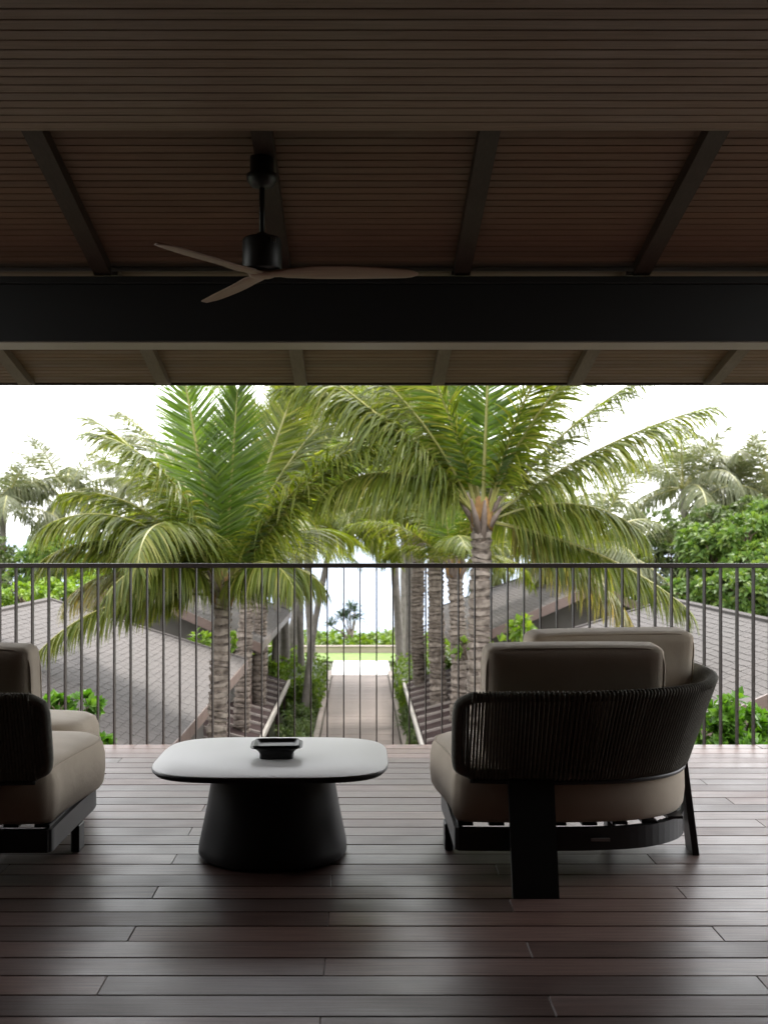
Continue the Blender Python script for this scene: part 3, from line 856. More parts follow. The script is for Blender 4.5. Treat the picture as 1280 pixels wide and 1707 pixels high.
# ------------------------------------------------------------------ palms
def frond_mesh(L, elev, bend, n=68, leaf=0.75, hang=0.6, vee=10, seed=0, lw=0.04, mats=None, ragged=0.0, seg=4, power=1.4, side=0.0):
    """a feather leaf growing from the origin towards +X; elev and bend in degrees"""
    rg = np.random.RandomState(seed)
    N = 30
    tt = np.linspace(0, 1, N + 1)
    th = np.radians(elev - bend * tt ** power)
    yaw = np.radians(side) * tt ** 1.5
    dx, dz = np.cos(th), np.sin(th)
    tan = np.stack([dx * np.cos(yaw), dx * np.sin(yaw), dz], 1)
    pos = np.vstack([[0, 0, 0], np.cumsum((tan[:-1] + tan[1:]) / 2 * (L / N), 0)])
    # leaflets
    ts = np.linspace(0.14, 0.995, n)
    V = []; F = []; mi = []
    base = 0
    grav = np.array([0, 0, -1.0])
    for sgn in (-1, 1):
        t = ts + rg.uniform(-0.25, 0.25, n) * (0.85 / n)
        t = np.clip(t, 0.1, 0.998)
        if ragged: t = t[rg.rand(n) > ragged]
        k = len(t)
        P = np.stack([np.interp(t, tt, pos[:, i]) for i in range(3)], 1)
        T = np.stack([np.interp(t, tt, tan[:, i]) for i in range(3)], 1); T /= np.linalg.norm(T, axis=1)[:, None]
        Sd = np.cross(T, [0, 0, 1.0]) + 1e-6
        nrm = np.linalg.norm(Sd, axis=1)[:, None]
        Sd = np.where(nrm > 0.05, Sd / np.maximum(nrm, 1e-6), np.array([[0, -1.0, 0]])) * -sgn
        U = np.cross(T, Sd) * -sgn
        U *= np.sign(U[:, 2] + 1e-9)[:, None] if elev < 60 else 1
        sw = np.radians(72 - 42 * t ** 1.6 + rg.normal(0, 4, k))
        ve = np.radians(vee + rg.normal(0, 9, k))
        d = T * np.cos(sw)[:, None] + (Sd * np.cos(ve)[:, None] + U * np.sin(ve)[:, None]) * np.sin(sw)[:, None]
        ln = leaf * (0.42 + 0.58 * np.sin(np.pi * np.clip((t - 0.06) / 0.97, 0, 1) ** 0.72)) * rg.uniform(0.85, 1.1, k)
        Wd = T - d * np.sum(T * d, 1)[:, None]; Wd /= np.linalg.norm(Wd, axis=1)[:, None]
        Wd = Wd + 0.45 * U * rg.normal(0, 1, k)[:, None] * 0.6; Wd /= np.linalg.norm(Wd, axis=1)[:, None]
        p = P.copy(); rows = []
        wp = [0.55, 1.0, 0.9, 0.62, 0.3, 0.05] if seg == 5 else ([0.55, 1.0, 0.85, 0.5, 0.04] if seg == 4 else [0.6, 1.0, 0.7, 0.05])
        hg = hang * rg.uniform(0.6, 1.4, k)
        for s in range(seg + 1):
            w = lw * wp[s] * (0.75 + 0.25 * ln / leaf)
            rows.append(p - Wd * (w / 2)[:, None] if np.ndim(w) else p - Wd * w / 2)
            rows.append(p + Wd * (w / 2)[:, None] if np.ndim(w) else p + Wd * w / 2)
            d = d + grav * (hg * (0.35 + 0.65 * (s + 1) / seg) * (2.2 / seg))[:, None]; d /= np.linalg.norm(d, axis=1)[:, None]
            p = p + d * (ln / seg)[:, None]
        A = np.stack(rows, 1)                       # k, 2*(seg+1), 3
        V.append(A.reshape(-1, 3))
        st = base + np.arange(k) * 2 * (seg + 1)
        for s in range(seg):
            F.append(np.stack([st + 2 * s, st + 2 * s + 1, st + 2 * s + 3, st + 2 * s + 2], 1)); mi.append(np.zeros(k, int))
        base += k * 2 * (seg + 1)
    # rachis
    nr = 5
    rad = 0.03 * (L / 3) * (1 - tt) ** 0.8 + 0.004
    rad[0] *= 1.6; rad[1] *= 1.25
    up = np.array([0, 1.0, 0])
    ring = []
    for i in range(N + 1):
        b = np.cross(tan[i], up); b /= np.linalg.norm(b)
        for k in range(nr):
            a = 2 * math.pi * k / nr
            ring.append(pos[i] + (up * math.cos(a) * 1.1 + b * math.sin(a) * 0.7) * rad[i])
    V.append(np.array(ring))
    for i in range(N):
        q = [[base + i * nr + k, base + i * nr + (k + 1) % nr, base + (i + 1) * nr + (k + 1) % nr, base + (i + 1) * nr + k] for k in range(nr)]
        F.append(np.array(q)); mi.append(np.ones(nr, int))
    return mesh_np('frond', np.vstack(V), np.vstack(F), mats or [M['leaf'], M['rachis']], np.concatenate(mi))

def palm_trunk(t, base, top, r0, r1, ringed=True, seed=0, lean=0.0, ring=0.105):
    rg = random.Random(seed)
    H = (top - base).length
    mb = MB(); n = 14
    k = int(H / ring); loops = []; mats = []
    perp = Vector((rg.uniform(-1, 1), rg.uniform(-0.4, 0.4), 0)) * lean
    def axis(s): return base.lerp(top, s) + perp * math.sin(s * math.pi)
    ph = [rg.uniform(0, 6.28) for _ in range(4)]
    def loop(s, rr, tilt):
        c = axis(s); r = (r0 + (r1 - r0) * s ** 0.8) * (1 + 0.35 * max(0, 1 - s * 9)) * rr
        out = []
        for i in range(n):
            a = 2 * math.pi * i / n
            wob = 1 + 0.05 * math.sin(2 * a + ph[0] + s * 20) + 0.035 * math.sin(5 * a + ph[1] + s * 61) + (0.026 * math.sin(9 * a + s * 300) if ringed else 0)
            out.append((c.x + r * wob * math.cos(a), c.y + r * wob * math.sin(a), c.z + tilt * math.sin(a + ph[2] + s * 37) + tilt * 0.22 * math.sin(3 * a + s * 211)))
        return out
    cuts = [rg.uniform(0.55, 1.45) for _ in range(k)]; tot = sum(cuts)
    for i in range(k):
        s0 = sum(cuts[:i]) / tot; j = 0; kk = tot / cuts[i]
        tl = rg.uniform(0.008, 0.038) if ringed else 0.004
        if ringed:
            a, b = rg.uniform(0.95, 1.05), rg.uniform(1.03, 1.17)
            fm = rg.uniform(0.48, 0.74)
            for (f, rr) in ((0.0, 0.9), (0.1, a), (fm, b), (fm + 0.07, b * 0.98), (fm + 0.18, 0.88)):
                loops.append(loop(s0 + f / kk, rr, tl))
        else:
            for (f, rr) in ((0.0, 0.99), (0.5, 1.0), (0.9, 1.02)):
                loops.append(loop(s0 + f / kk, rr, tl))
    vs = [p for l in loops for p in l]; 
    per = 5 if ringed else 3
    for i in range(len(loops) - 1):
        fs = [(q, (q + 1) % n, n + (q + 1) % n, n + q) for q in range(n)]
        m = 0
        if ringed and i % per in (2, 3, 4): m = 1
        mb.add(loops[i] + loops[i + 1], fs, m, i % per in (0, 1) or not ringed)
    return mb.build('trunk', [M['bark'] if ringed else M['smoothbark'], M['scar']], t)

def palm(label, base, crown, r0, r1, fronds, group=None, ringed=True, seed=0, lean=0.1, name='coconut_palm', shaft=True):
    """fronds: list of (mesh, azimuth deg, tilt deg, scale)"""
    t = thing(name, label, 'palm tree', base, 0, group)
    B = Vector((0, 0, 0)); C = Vector(crown) - Vector(base)
    palm_trunk(t, B, C, r0, r1, ringed, seed, lean)
    rg = random.Random(seed + 77)
    if shaft:
        # boots and fibre at the base of the leaves
        mb = MB()
        for i in range(9):
            a = i * 2.4; e = R(rg.uniform(50, 80)); L = rg.uniform(0.25, 0.5) * r1 / 0.12
            d = Vector((math.cos(a) * math.cos(e), math.sin(a) * math.cos(e), math.sin(e)))
            p = C + Vector((math.cos(a) * r1 * 0.7, math.sin(a) * r1 * 0.7, rg.uniform(-0.25, 0.05)))
            mb.tube([p - d * 0.12, p + d * L * 0.5, p + d * L], [r1 * 0.42, r1 * 0.3, r1 * 0.12], 6)
        mb.build('leaf_boots', M['boot'], t)
        mb = MB()
        mb.loft([[(C.x + r1 * rr * (1 + 0.25 * math.sin(3 * k + zz * 9)) * math.cos(k * 0.5236), C.y + r1 * rr * (1 + 0.25 * math.sin(2 * k + zz * 7)) * math.sin(k * 0.5236), C.z + zz + 0.05 * math.sin(k * 2.1)) for k in range(12)] for rr, zz in ((1.0, -0.12), (1.15, 0.02), (0.95, 0.16), (0.5, 0.28))])
        mb.build('fibre_sheath', M['fibre'], t)
    for (me, az, tilt, sc, *roll) in fronds:
        o = obj('frond', me, t, C + Vector((math.cos(R(az)) * r1 * 0.5, math.sin(R(az)) * r1 * 0.5, rg.uniform(-0.05, 0.06))))
        o.rotation_euler = (R(roll[0] if roll else rg.uniform(-14, 14)), -R(tilt), R(az)); o.scale = (sc, sc, sc)
    return t

# --- library of leaves by age, shared by the mid and far palms
LIB = {}
for i, (el, be, hg, ve, mt) in enumerate([(84, 22, 0.12, 16, 'leaf_young'), (72, 48, 0.3, 12, 'leaf'), (58, 70, 0.5, 6, 'leaf'), (42, 80, 0.65, 0, 'leaf'),
                                         (25, 80, 0.8, -8, 'leaf'), (8, 72, 0.9, -14, 'leaf'), (-12, 55, 1.0, -20, 'leaf_old'), (-30, 42, 1.0, -25, 'leaf_old')]):
    for v in range(2):
        LIB[(i, v)] = frond_mesh(3.1, el, be + v * 9, 105, 0.9, hg * 1.1, ve, 300 + i * 2 + v, 0.036, [M[mt], M['rachis']], ragged=0.03 + 0.02 * i, side=(-12, 14)[v])
FAR = {}
for i, (el, be, hg) in enumerate([(76, 50, 0.5), (56, 78, 0.8), (36, 85, 0.95), (14, 80, 1.1), (-14, 55, 1.2)]):
    for v in range(2):
        FAR[(i, v)] = frond_mesh(3.2, el, be + v * 12, 74, 0.95, hg, -8, 500 + i * 2 + v, 0.046, [M['leaf_far'], M['rachis']], ragged=0.06, seg=3, side=(-14, 10)[v])

def auto_fronds(n, seed, scale=1.0, lib=None, low=1.0):
    rg = random.Random(seed); out = []
    lib = lib or LIB
    kinds = max(k[0] for k in lib) + 1
    a0 = rg.uniform(0, 360)
    for i in range(n):
        s = i / max(1, n - 1)
        kind = min(kinds - 1, int(s ** 0.9 * kinds * low))
        out.append((lib[(kind, rg.randint(0, 1))], a0 + i * 137.5 + rg.uniform(-14, 14), rg.uniform(-7, 7), scale * rg.uniform(0.86, 1.08) * (0.85 if kind == 0 else 1)))
    return out

# --- the two big palms in front, leaf by leaf
def F(seed, L, el, be, hang, vee, mt='leaf', leaf=0.72, ragged=0.02, side=0, power=1.4, n=150):
    return frond_mesh(L, el, be, n, leaf * 1.2, hang, vee, seed, 0.03, [M[mt], M['rachis']], ragged, 4, power, side)

right_fronds = [
    (F(1, 2.9, 87, 4, 0.05, 12, 'leaf_young', 0.6), 268, 0, 1.0, -2),
    (F(2, 2.9, 82, 10, 0.1, 14, 'leaf_young', 0.6), 92, 0, 1.0, -14),
    (F(3, 3.9, 49, 26, 1.0, -6, 'leaf', 0.86), 184, 0, 1.0),
    (F(4, 3.7, 66, 46, 0.6, 4, 'leaf', 0.78), 165, 0, 1.0),
    (F(5, 3.3, 37, 22, 0.95, -6, 'leaf', 0.82, 0.04, power=1.2), 354, 0, 1.0),
    (F(6, 3.4, 50, 26, 0.6, 2, 'leaf', 0.74), 12, 0, 1.0),
    (F(7, 2.2, 24, 70, 0.95, -14, 'leaf', 0.74), 350, 0, 1.0),
    (F(8, 2.9, -12, 30, 1.0, -18, 'leaf', 0.66, 0.04), 345, 0, 1.0),
    (F(9, 2.6, 26, 74, 0.95, -10, 'leaf', 0.74), 60, 0, 1.0),
    (F(10, 3.3, 64, 50, 0.6, 4, 'leaf', 0.76), 40, 0, 1.0),
    (F(11, 3.2, 68, 50, 0.5, 8, 'leaf', 0.74), 110, 0, 1.0),
    (F(12, 2.4, 40, 84, 1.0, -12, 'leaf', 0.74), 195, 0, 1.0),
    (F(13, 3.0, 76, 28, 0.25, 12, 'leaf', 0.7), 325, 0, 1.0),
    (F(14, 3.3, 42, 74, 0.8, -4, 'leaf', 0.78), 80, 0, 1.0),
    (F(15, 3.3, 48, 72, 0.8, -4, 'leaf', 0.78), 140, 0, 1.0),
    (F(16, 2.7, -14, 50, 1.0, -22, 'leaf_old', 0.7, 0.1), 10, 0, 1.0),
    (F(19, 3.3, 78, 30, 0.3, 10, 'leaf', 0.72), 200, 0, 1.0),
    (F(20, 3.3, 58, 60, 0.8, 0, 'leaf', 0.76), 190, 0, 1.0),
    (F(21, 3.2, 72, 44, 0.4, 6, 'leaf', 0.74), 0, 0, 1.0),
]
palm('big palm right of the path with orange fibre below its crown, nearest on that side', (1.52, 16.0, GZ), tuple(at(803, 866, 16.0)), 0.165, 0.135, right_fronds, 'palms beside the path', True, 11, 0.06)

left_fronds = [
    (F(31, 3.3, 86, 3, 0.05, 12, 'leaf_young', 0.62), 266, 0, 1.0, 9),
    (F(32, 2.75, 87, 3, 0.05, 12, 'leaf_young', 0.6), 274, 0, 1.0, -4),
    (F(33, 3.2, 80, 10, 0.1, 12, 'leaf', 0.64), 84, 0, 1.0, 16),
    (F(34, 3.1, 70, 40, 0.5, 4, 'leaf', 0.74), 178, 0, 1.0),
    (F(35, 2.9, 58, 66, 0.8, 0, 'leaf', 0.78), 165, 0, 1.0),
    (F(36, 2.7, 54, 86, 1.0, -10, 'leaf', 0.8, power=1.6), 197, 0, 1.0),
    (F(37, 2.6, 44, 80, 0.95, -10, 'leaf', 0.72), 184, 0, 1.0),
    (F(39, 2.7, 6, 58, 1.0, -16, 'leaf', 0.5, 0.03), 200, 0, 1.0),
    (F(40, 2.7, 68, 128, 1.0, -6, 'leaf', 0.72, power=1.3), 252, 0, 1.0),
    (F(41, 2.0, 40, 96, 1.0, -16, 'leaf', 0.62), 225, 0, 1.0),
    (F(42, 3.3, 58, 24, 0.5, 2, 'leaf', 0.76), 8, 0, 1.0),
    (F(43, 1.6, 46, 100, 1.0, -10, 'leaf', 0.55), 340, 0, 1.0),
    (F(44, 3.3, 72, 36, 0.45, 6, 'leaf', 0.74), 22, 0, 1.0),
    (F(45, 3.1, 62, 56, 0.6, 4, 'leaf', 0.74), 90, 0, 1.0),
    (F(46, 3.1, 50, 70, 0.8, -2, 'leaf', 0.76), 130, 0, 1.0),
    (F(47, 3.0, 44, 70, 0.8, -4, 'leaf', 0.76), 50, 0, 1.0),
    (F(48, 2.3, 26, 70, 1.0, -12, 'leaf_old', 0.74, 0.08), 172, 0, 1.0),
    (F(49, 1.7, 52, 110, 1.0, -12, 'leaf', 0.6), 312, 0, 1.0),
    (F(51, 3.1, 74, 66, 0.7, 2, 'leaf', 0.72), 216, 0, 1.0),
    (F(52, 3.3, 74, 48, 0.5, 4, 'leaf', 0.74), 150, 0, 1.0),
    (F(53, 3.0, 68, 60, 0.9, -4, 'leaf', 0.74), 330, 0, 1.0),
]
palm('big palm nearest on the left side of the path, upright bright leaves above it', (-2.03, 16.0, GZ), tuple(at(373, 992, 16.0)), 0.15, 0.12, left_fronds, 'palms beside the path', True, 12, 0.05)

# --- the palms lining the path farther on: (label, base px, crown px, crown py, depth, radius px, leaf scale, ringed)
rows = [
    ('ringed palm trunk second from the left, just right of the near left palm', 402, 416, 955, 25.0, 14, 0.74, True, 14),
    ('ringed palm trunk third from the left, just left of the slim smooth palm', 430, 436, 925, 29.0, 13, 0.85, True, 14),
    ('slim smooth palm, left of the path, next to the ringed pair', 455, 458, 870, 37.0, 7, 0.9, False, 12),
    ('slender palm in the far left row, before the two thin ones', 476, 470, 715, 39.0, 9, 1.15, False, 12),
    ('thin palm in the far left row with crown in the middle gap', 492, 494, 790, 43.0, 8, 1.05, False, 12),
    ('dark thin palm at the left edge of the sea view', 503, 500, 830, 38.5, 6, 0.9, False, 12),
    ('pale thin palm bordering the left side of the sea view', 521, 512, 700, 45.0, 7, 1.2, False, 12),
    ('slim palm leaning over the path whose arching leaves fill the gap between the big crowns', 507, 552, 905, 34.0, 6, 1.2, False, 13),
    ('leaning thin palm bordering the right side of the sea view', 668, 640, 735, 44.0, 7, 1.05, False, 12),
    ('very thin pale palm just right of the leaning palm by the sea view', 672, 668, 690, 49.0, 5, 1.3, False, 12),
    ('straight thin palm left of the right ringed trunks', 680, 676, 860, 43.0, 7, 1.0, False, 12),
    ('grey palm directly behind the ringed trunks on the right', 692, 690, 725, 41.0, 8, 1.15, False, 12),
    ('ringed palm trunk, leftmost of the three on the right side', 705, 700, 890, 32.5, 12, 1.1, True, 14),
    ('ringed palm trunk in the middle of the three on the right side', 737, 726, 900, 28.5, 15, 0.98, True, 15),
    ('short palm with yellow green leaf base, right of the ringed trunks', 760, 757, 950, 25.8, 15, 0.85, True, 12),
]
for i, (lab, bx_, cx_, cy_, Y, rp, sc, rg_, nf) in enumerate(rows):
    b = at(bx_, 890, Y); c = at(cx_, cy_, Y)
    low = 0.62 if 'arching' in lab else (0.5 if rg_ or 500 < cx_ < 700 else 0.7)
    palm(lab, (b.x, Y, GZ), tuple(c), rp / 2000 * Y, rp / 2000 * Y * 0.85, auto_fronds(nf, 40 + i, sc, None, low), 'palms beside the path', rg_, 60 + i, 0.12)

far = [
    ('far palm whose upright crown stands against the sky on the left', 100, 108, 830, 48, 1.2, 14),
    ('far palm cut by the left edge of the picture', 2, 6, 850, 46, 1.15, 14),
    ('far drooping palm on the left, low beside the near palm leaves', 250, 240, 850, 46, 1.2, 12),
    ('far palm standing against the sky right of the long leaf tips', 1150, 1138, 815, 48, 1.3, 14),
    ('far palm with dense round crown near the right edge', 1236, 1228, 828, 50, 1.45, 18),
    ('far palm at the right edge behind the leafy tree', 1300, 1290, 840, 48, 1.35, 16),
    ('far yellowish palm arching low right of the big palm', 985, 990, 905, 30, 0.95, 13),
    ('far palm in the gap between the two big crowns', 470, 560, 790, 43, 1.3, 14),
    ('far palm behind the upright leaves of the left palm', 330, 335, 800, 38, 1.2, 14),
    ('far palm behind the arching leaves right of the centre', 905, 900, 860, 38, 1.2, 13),
]
for i, (lab, bx_, cx_, cy_, Y, sc, nf) in enumerate(far):
    b = at(bx_, 890, Y); c = at(cx_, cy_, Y)
    palm(lab, (b.x, Y, GZ), tuple(c), 0.17, 0.12, auto_fronds(nf, 140 + i, sc, FAR), 'far palms', False, 160 + i, 0.2, shaft=False)

# ------------------------------------------------------------------ broadleaf trees, shrubs, hedges
def leaf_cloud(pts, nrm, size, per, rs, narrow=0.42, droop=0.3, jitter=0.0):
    """rosettes of folded leaves at pts facing nrm"""
    pts = np.asarray(pts); nrm = np.asarray(nrm)
    k = len(pts)
    nrm = nrm / np.linalg.norm(nrm, axis=1)[:, None]
    ref = np.where(np.abs(nrm[:, 2:3]) < 0.9, np.array([[0, 0, 1.0]]), np.array([[1.0, 0, 0]]))
    a = np.cross(nrm, ref); a /= np.linalg.norm(a, axis=1)[:, None]
    b = np.cross(nrm, a)
    V = []; Fq = []; base = 0
    ph = rs.uniform(0, 6.28, k)
    for i in range(per):
        an = ph + i * 2.4 + rs.normal(0, 0.25, k)
        el = np.radians(np.clip(15 + 55 * (1 - (i + 0.5) / per) + rs.normal(0, 12, k), -20, 85))
        out = (a * np.cos(an)[:, None] + b * np.sin(an)[:, None])
        d = out * np.cos(el)[:, None] + nrm * np.sin(el)[:, None]
        sdv = np.cross(d, nrm); sdv /= np.maximum(np.linalg.norm(sdv, axis=1), 1e-5)[:, None]
        up = np.cross(sdv, d)
        L = size * rs.uniform(0.6, 1.15, k)[:, None]
        w = L * narrow
        p0 = pts + (rs.normal(0, 1, (k, 3)) * jitter if jitter else 0)
        m1 = p0 + d * L * 0.55; tip = p0 + d * L + np.array([0, 0, -1.0]) * L * droop
        l = m1 - sdv * w * 0.5 + up * w * 0.18; r = m1 + sdv * w * 0.5 + up * w * 0.18
        A = np.stack([p0, l, tip, m1, r], 1)
        V.append(A.reshape(-1, 3)); st = base + np.arange(k) * 5
        Fq.append(np.stack([st, st + 3, st + 2, st + 1], 1)); Fq.append(np.stack([st, st + 4, st + 2, st + 3], 1))
        base += k * 5
    return np.vstack(V), np.vstack(Fq)

def crown_points(lobes, n, rs, shell=0.35):
    """points through lumpy lobes (cx,cy,cz,rx,ry,rz), denser near the outside"""
    P = []; Nn = []
    vol = np.array([l[3] * l[4] * l[5] for l in lobes]) ** (2 / 3); vol /= vol.sum()
    for l, v in zip(lobes, vol):
        k = max(3, int(n * v))
        d = rs.normal(0, 1, (k, 3)); d /= np.linalg.norm(d, axis=1)[:, None]
        rr = (1 - shell * rs.rand(k) ** 1.5) * (1 + 0.1 * np.sin(d[:, 0] * 7 + l[0]) * np.cos(d[:, 2] * 6 + l[1]))
        P.append(np.array(l[:3]) + d * rr[:, None] * np.array(l[3:])); Nn.append(d + np.array([0, 0, 0.5]) + rs.normal(0, 0.25, (k, 3)))
    return np.vstack(P), np.vstack(Nn)

def tree(label, cat, name, base, lobes, n, size, per, mat, seed, group=None, narrow=0.42, stem_r=0.09, droop=0.25, stems=1):
    """lobes are relative to base"""
    rs = np.random.RandomState(seed); rg = random.Random(seed)
    t = thing(name, label, cat, base, 0, group)
    P, Nn = crown_points(lobes, n, rs)
    keep = P[:, 2] > 0.05
    V, Fq = leaf_cloud(P[keep], Nn[keep], size, per, rs, narrow, droop)
    obj('crown', mesh_np('crown', V, Fq, [M[mat]]), t)
    mb = MB()
    for l in lobes:
        c = Vector(l[:3]); st = Vector((rg.uniform(-0.1, 0.1) * stems, rg.uniform(-0.1, 0.1) * stems, 0))
        mid = Vector((c.x * 0.35 + rg.uniform(-0.1, 0.1), c.y * 0.35, c.z * 0.5))
        mb.tube(smooth_curve([st, mid, c], 8), [stem_r * (1 - 0.8 * i / 8) for i in range(9)], 6)
        for j in range(4):
            e = c + Vector((rg.uniform(-1, 1) * l[3], rg.uniform(-1, 1) * l[4], rg.uniform(0, 1) * l[5])) * 0.75
            mb.tube([c * 0.7 + mid * 0.3, (c + e) * 0.5, e], [stem_r * 0.35, stem_r * 0.22, stem_r * 0.08], 5)
    mb.build('trunk', M['stem'], t)
    return t

def lump(px, py, Y, rpx, rpy=None):
    c = at(px, py, Y); r = rpx / 2000 * Y; rv = (rpy or rpx) / 2000 * Y
    return (c.x, c.y, c.z, r, r, rv)

def tree_px(label, cat, name, Y, lumps, n, size, per, mat, seed, group, **kw):
    L = [lump(px, py, Y + dy, r, r2) for (px, py, dy, r, r2) in lumps]
    bx = sum(l[0] for l in L) / len(L); by = sum(l[1] for l in L) / len(L)
    L = [(l[0] - bx, l[1] - by, l[2] - GZ, l[3], l[4], l[5]) for l in L]
    return tree(label, cat, name, (bx, by, GZ), L, n, size, per, mat, seed, group, **kw)

G1 = 'broadleaf trees behind the pavilions'
tree_px('leafy tree with large glossy leaves reaching the right edge above the railing', 'tree', 'broadleaf_tree', 27, [(1240, 900, 0, 50, 38), (1290, 875, 1, 50, 40), (1190, 935, 0.5, 50, 40), (1270, 955, -1, 66, 46), (1165, 905, 1, 32, 26)], 620, 0.26, 9, 'tree', 21, G1)
tree_px('dark rounded tree left of the glossy tree, above the right pavilion ridge', 'tree', 'broadleaf_tree', 31, [(1130, 915, 0, 52, 42), (1090, 950, 0, 52, 40), (1160, 960, 1, 48, 40), (1050, 985, 0.5, 44, 34)], 560, 0.22, 9, 'treedark', 22, G1)
tree_px('pale green tree low at the right edge behind the pavilion roof', 'tree', 'broadleaf_tree', 25, [(1240, 1000, 0, 56, 46), (1290, 1010, 0, 50, 50), (1190, 1000, 0.5, 44, 36), (1140, 1000, 1, 40, 34)], 420, 0.24, 9, 'tree', 23, G1)
tree_px('dark green bush behind the arching leaves right of the big palm', 'bush', 'broadleaf_bush', 36, [(1010, 925, 0, 48, 36), (960, 950, 0, 48, 40), (1040, 960, 1, 46, 36), (920, 965, 1, 44, 36)], 460, 0.24, 8, 'treedark', 24, G1)
tree_px('bright green tree left of the near palm leaves, above the railing', 'tree', 'broadleaf_tree', 30, [(80, 930, 0, 44, 34), (120, 960, 0.5, 44, 36), (50, 975, 0, 44, 34)], 320, 0.24, 9, 'tree', 25, G1)
tree_px('dark leafy tree at the left edge behind the railing', 'tree', 'broadleaf_tree', 33, [(0, 925, 0, 26, 30), (-30, 960, 0, 40, 40), (5, 985, -0.5, 30, 26)], 240, 0.22, 9, 'treedark', 26, G1)
tree_px('yellow green shrub on the left just above the pavilion ridge', 'bush', 'broadleaf_bush', 26, [(40, 995, 0, 34, 20), (90, 990, 1, 40, 26), (150, 985, 2, 40, 30), (-10, 1000, 0, 34, 22)], 300, 0.18, 9, 'hedge', 27, G1)
tree_px('hazy olive tree behind the left palm leaves', 'tree', 'broadleaf_tree', 38, [(170, 940, 0, 48, 40), (230, 960, 0, 44, 36), (290, 975, 0, 40, 30)], 380, 0.26, 8, 'treedark', 28, G1)
tree_px('bushy tree filling the gap under the far palms at the right', 'tree', 'broadleaf_tree', 44, [(1100, 880, 0, 40, 26), (1190, 870, 0, 44, 26), (1260, 858, 0, 44, 28), (1040, 910, 0, 40, 26)], 420, 0.3, 8, 'treedark', 29, G1)

G2 = 'leafy shrubs near the deck'
tree_px('bright green large leaved shrub below the deck edge, right of the right chair', 'shrub', 'leafy_shrub', 10.4, [(1215, 1195, 0, 30, 32), (1250, 1215, 0.3, 34, 26), (1185, 1230, 0, 26, 30), (1280, 1235, 0.2, 34, 26), (1225, 1260, -0.2, 44, 30), (1160, 1265, 0, 30, 26)], 210, 0.125, 9, 'bush', 31, G2, narrow=0.52, stem_r=0.04, droop=0.05)
tree_px('bright green large leaved shrub below the deck edge behind the left chair', 'shrub', 'leafy_shrub', 10.6, [(95, 1185, 0, 24, 20), (138, 1180, 0.2, 24, 20), (70, 1210, 0, 30, 26), (120, 1235, -0.2, 34, 26), (160, 1248, 0, 22, 18)], 130, 0.115, 9, 'bush', 32, G2, narrow=0.52, stem_r=0.04, droop=0.05)
tree_px('lime green sprig between the trunks right of the path', 'shrub', 'leafy_shrub', 25.5, [(872, 1048, 0, 16, 10), (772, 1078, 0, 8, 7), (822, 1072, 0, 12, 6)], 26, 0.3, 6, 'hedge', 33, G2, narrow=0.4, stem_r=0.03)
tree_px('lime green shrub between the left palm trunk and the ringed pair', 'shrub', 'leafy_shrub', 25.5, [(335, 1070, 0, 14, 12), (392, 1080, 0, 12, 16)], 30, 0.3, 6, 'hedge', 34, G2, narrow=0.35, stem_r=0.03)

# hedges at the far end of the path and planting along it
def hedge(label, x0, x1, y0, y1, h, mat, n, seed, size=0.12, name='hedge'):
    rs = np.random.RandomState(seed)
    t = thing(name, label, 'hedge', ((x0 + x1) / 2, (y0 + y1) / 2, GZ), 0, 'clipped planting along the path')
    w, d = (x1 - x0) / 2, (y1 - y0) / 2
    P = []; Nn = []
    k = n
    q = rs.uniform(-1, 1, (k, 3)); f = rs.rand(k)
    side = np.where(f < 0.34, 0, np.where(f < 0.6, 1, 2))
    for i in range(k):
        p = [q[i, 0] * w, q[i, 1] * d, (q[i, 2] * 0.5 + 0.5) * h]; nr = [q[i, 0] * 0.3, q[i, 1] * 0.3, 0.4]
        if side[i] == 0: p[2] = h * rs.uniform(0.86, 1.1); nr[2] = 1
        elif side[i] == 1: p[0] = w * np.sign(q[i, 0]) * rs.uniform(0.85, 1.08); nr[0] = np.sign(q[i, 0])
        else: p[1] = -d * rs.uniform(0.9, 1.05); nr[1] = -1
        P.append(p); Nn.append(nr)
    V, Fq = leaf_cloud(P, Nn, size, 7, rs, 0.5, 0.1)
    obj('foliage', mesh_np('foliage', V, Fq, [M[mat]]), t)
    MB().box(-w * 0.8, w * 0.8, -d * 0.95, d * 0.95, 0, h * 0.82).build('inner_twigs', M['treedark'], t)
hedge('clipped bright green hedge at the far left end of the path', -2.3, -1.15, 34.5, 41.5, 0.95, 'hedge', 700, 41)
hedge('clipped bright green hedge at the far right end of the path', 1.15, 2.4, 33.5, 41.5, 0.95, 'hedge', 700, 42)
hedge('yellow green shrub bed behind the left hedge among the thin palms', -4.4, -2.4, 36.5, 43, 1.15, 'hedge', 520, 43, 0.2, 'shrub_bed')
hedge('yellow green shrub bed behind the right hedge among the thin palms', 2.5, 4.4, 36.5, 43, 1.2, 'hedge', 520, 44, 0.2, 'shrub_bed')

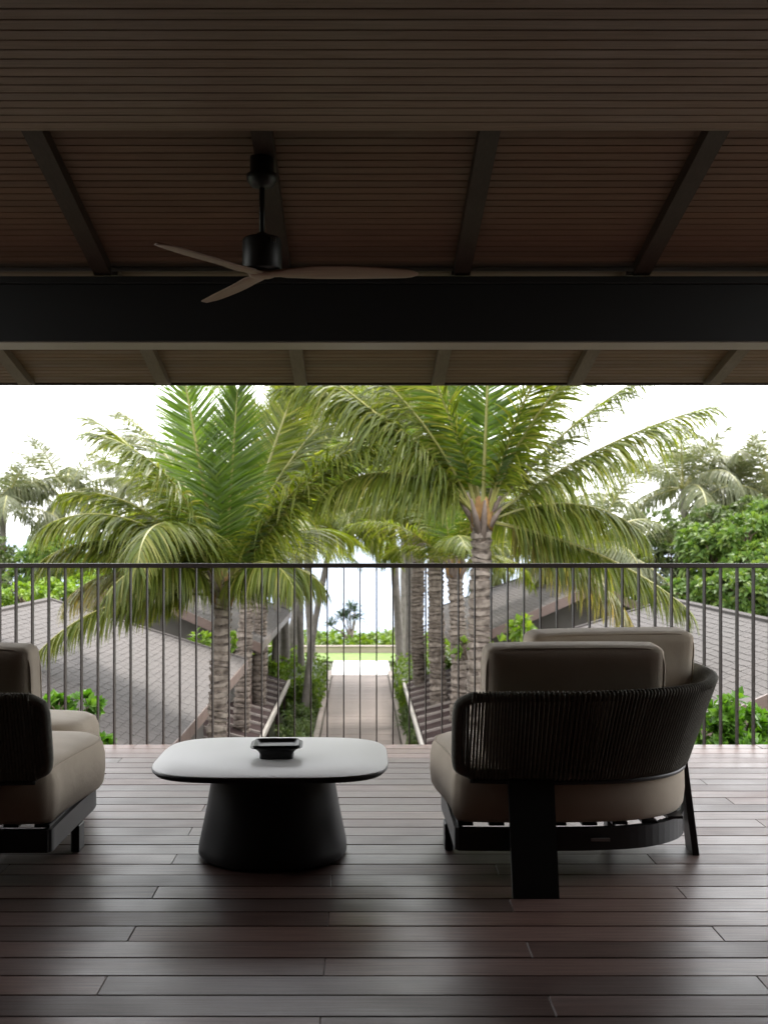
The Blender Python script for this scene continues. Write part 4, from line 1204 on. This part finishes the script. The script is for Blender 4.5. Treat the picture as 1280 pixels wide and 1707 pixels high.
def ground_cover(name, label, x0, x1, y0, y1, n, size, seed, mat, hmax=0.7, narrow=0.3):
    rs = np.random.RandomState(seed)
    P = np.stack([rs.uniform(x0, x1, n), rs.uniform(y0, y1, n), GZ + hmax * rs.rand(n) ** 1.3], 1)
    P[:, 2] += 0.15 * np.sin(P[:, 0] * 5 + P[:, 1] * 3)
    Nn = rs.normal(0, 0.5, (n, 3)) + np.array([0, -0.2, 1.0])
    V, Fq = leaf_cloud(P, Nn, size, 8, rs, narrow, 0.3)
    o = obj(name, mesh_np(name, V, Fq, [M[mat]])); tag(o, label, 'plants', kind='stuff')
ground_cover('ground_cover', 'mixed low leafy planting between the left canopy rim and the path', -1.95, -1.25, 20, 35, 800, 0.2, 51, 'cover', 0.36)
ground_cover('ground_cover', 'mixed low leafy planting between the right canopy rim and the path', 1.18, 1.28, 20, 35, 300, 0.18, 52, 'cover', 0.45)
ground_cover('ground_cover', 'bright fringe of low plants beside the left canopy', -1.85, -1.35, 20, 27, 160, 0.18, 53, 'hedge', 0.4)
ground_cover('ground_cover', 'dune creepers beyond the garden wall', -22, 22, 52.3, 57.5, 3400, 0.36, 54, 'hedge', 0.42, 0.4)
for i, (x, y, s) in enumerate([(1.25, 30.5, 0.55), (-1.35, 29.0, 0.5)]):      # spiky rosettes leaning over the path
    rs = np.random.RandomState(60 + i)
    t = thing('spiky_plant', ['spiky dark plant leaning over the right edge of the path', 'spiky dark plant beside the left edge of the path'][i], 'plant', (x, y, GZ))
    V, Fq = leaf_cloud(np.zeros((4, 3)) + np.array([0, 0, 0.25]) + rs.normal(0, 0.08, (4, 3)), np.array([[0, 0, 1.0]] * 4), s, 12, rs, 0.09, 0.25)
    obj('leaves', mesh_np('leaves', V, Fq, [M['treedark']]), t)

# pandanus by the sea
pn = thing('pandanus_tree', 'small spiky pandanus tree standing before the sea at the end of the path', 'tree', (-0.55, 54.5, GZ))
rs = np.random.RandomState(9)
heads = [(-0.75, 0, 0.95), (-0.3, 0.1, 1.35), (0.1, 0, 1.75), (0.35, 0.1, 1.25), (-0.05, -0.1, 1.3), (0.3, 0, 1.6)]
mb = MB()
for hx, hy, hz in heads[:]:
    mb.tube(smooth_curve([(0.12 if hx > -0.2 else -0.15, 0, -0.1), (0.1 + hx * 0.3, hy, 0.55), (hx, hy, hz)], 8), [0.07, 0.065, 0.06, 0.055, 0.05, 0.045, 0.04, 0.035, 0.03], 6)
mb.build('trunk', M['bark'], pn)
for hx, hy, hz in heads:
    V, Fq = leaf_cloud(np.array([[hx, hy, hz]] * 3), np.array([[0, 0, 1.0]] * 3) + rs.normal(0, 0.25, (3, 3)), 0.72, 15, rs, 0.1, 0.3)
    obj('leaf_head', mesh_np('leaf_head', V, Fq, [M['pandan']]), pn)
for i, (px_, Y, s) in enumerate([(618, 54, 0.75), (637, 55, 0.8), (532, 54, 0.8), (625, 55.5, 0.6), (543, 55, 0.5)]):
    b = at(px_, 890, Y)
    t = thing('dune_shrub', ['yellowish upright shrub right of the pandanus', 'thin forked shrub by the leaning palm', 'slender dark sprig left of the pandanus', 'small shrub tuft behind the yellowish shrub', 'low tuft between the sprig and the pandanus'][i], 'shrub', (b.x, Y, GZ))
    k = 7
    P = np.stack([rs.normal(0, 0.12, k), rs.normal(0, 0.1, k), rs.uniform(0.25, 0.85, k) * s], 1)
    V, Fq = leaf_cloud(P, np.array([[0, 0, 1.0]] * k), 0.42 * s, 7, rs, 0.14, 0.05)
    obj('foliage', mesh_np('foliage', V, Fq, [M['cover' if i in (1, 2) else 'hedge']]), t)
    MB().tube([(0, 0, -0.1), (0.02, 0, 0.5 * s), (0.0, 0, 0.8 * s)], [0.03, 0.02, 0.01], 5).build('stem', M['stem'], t)
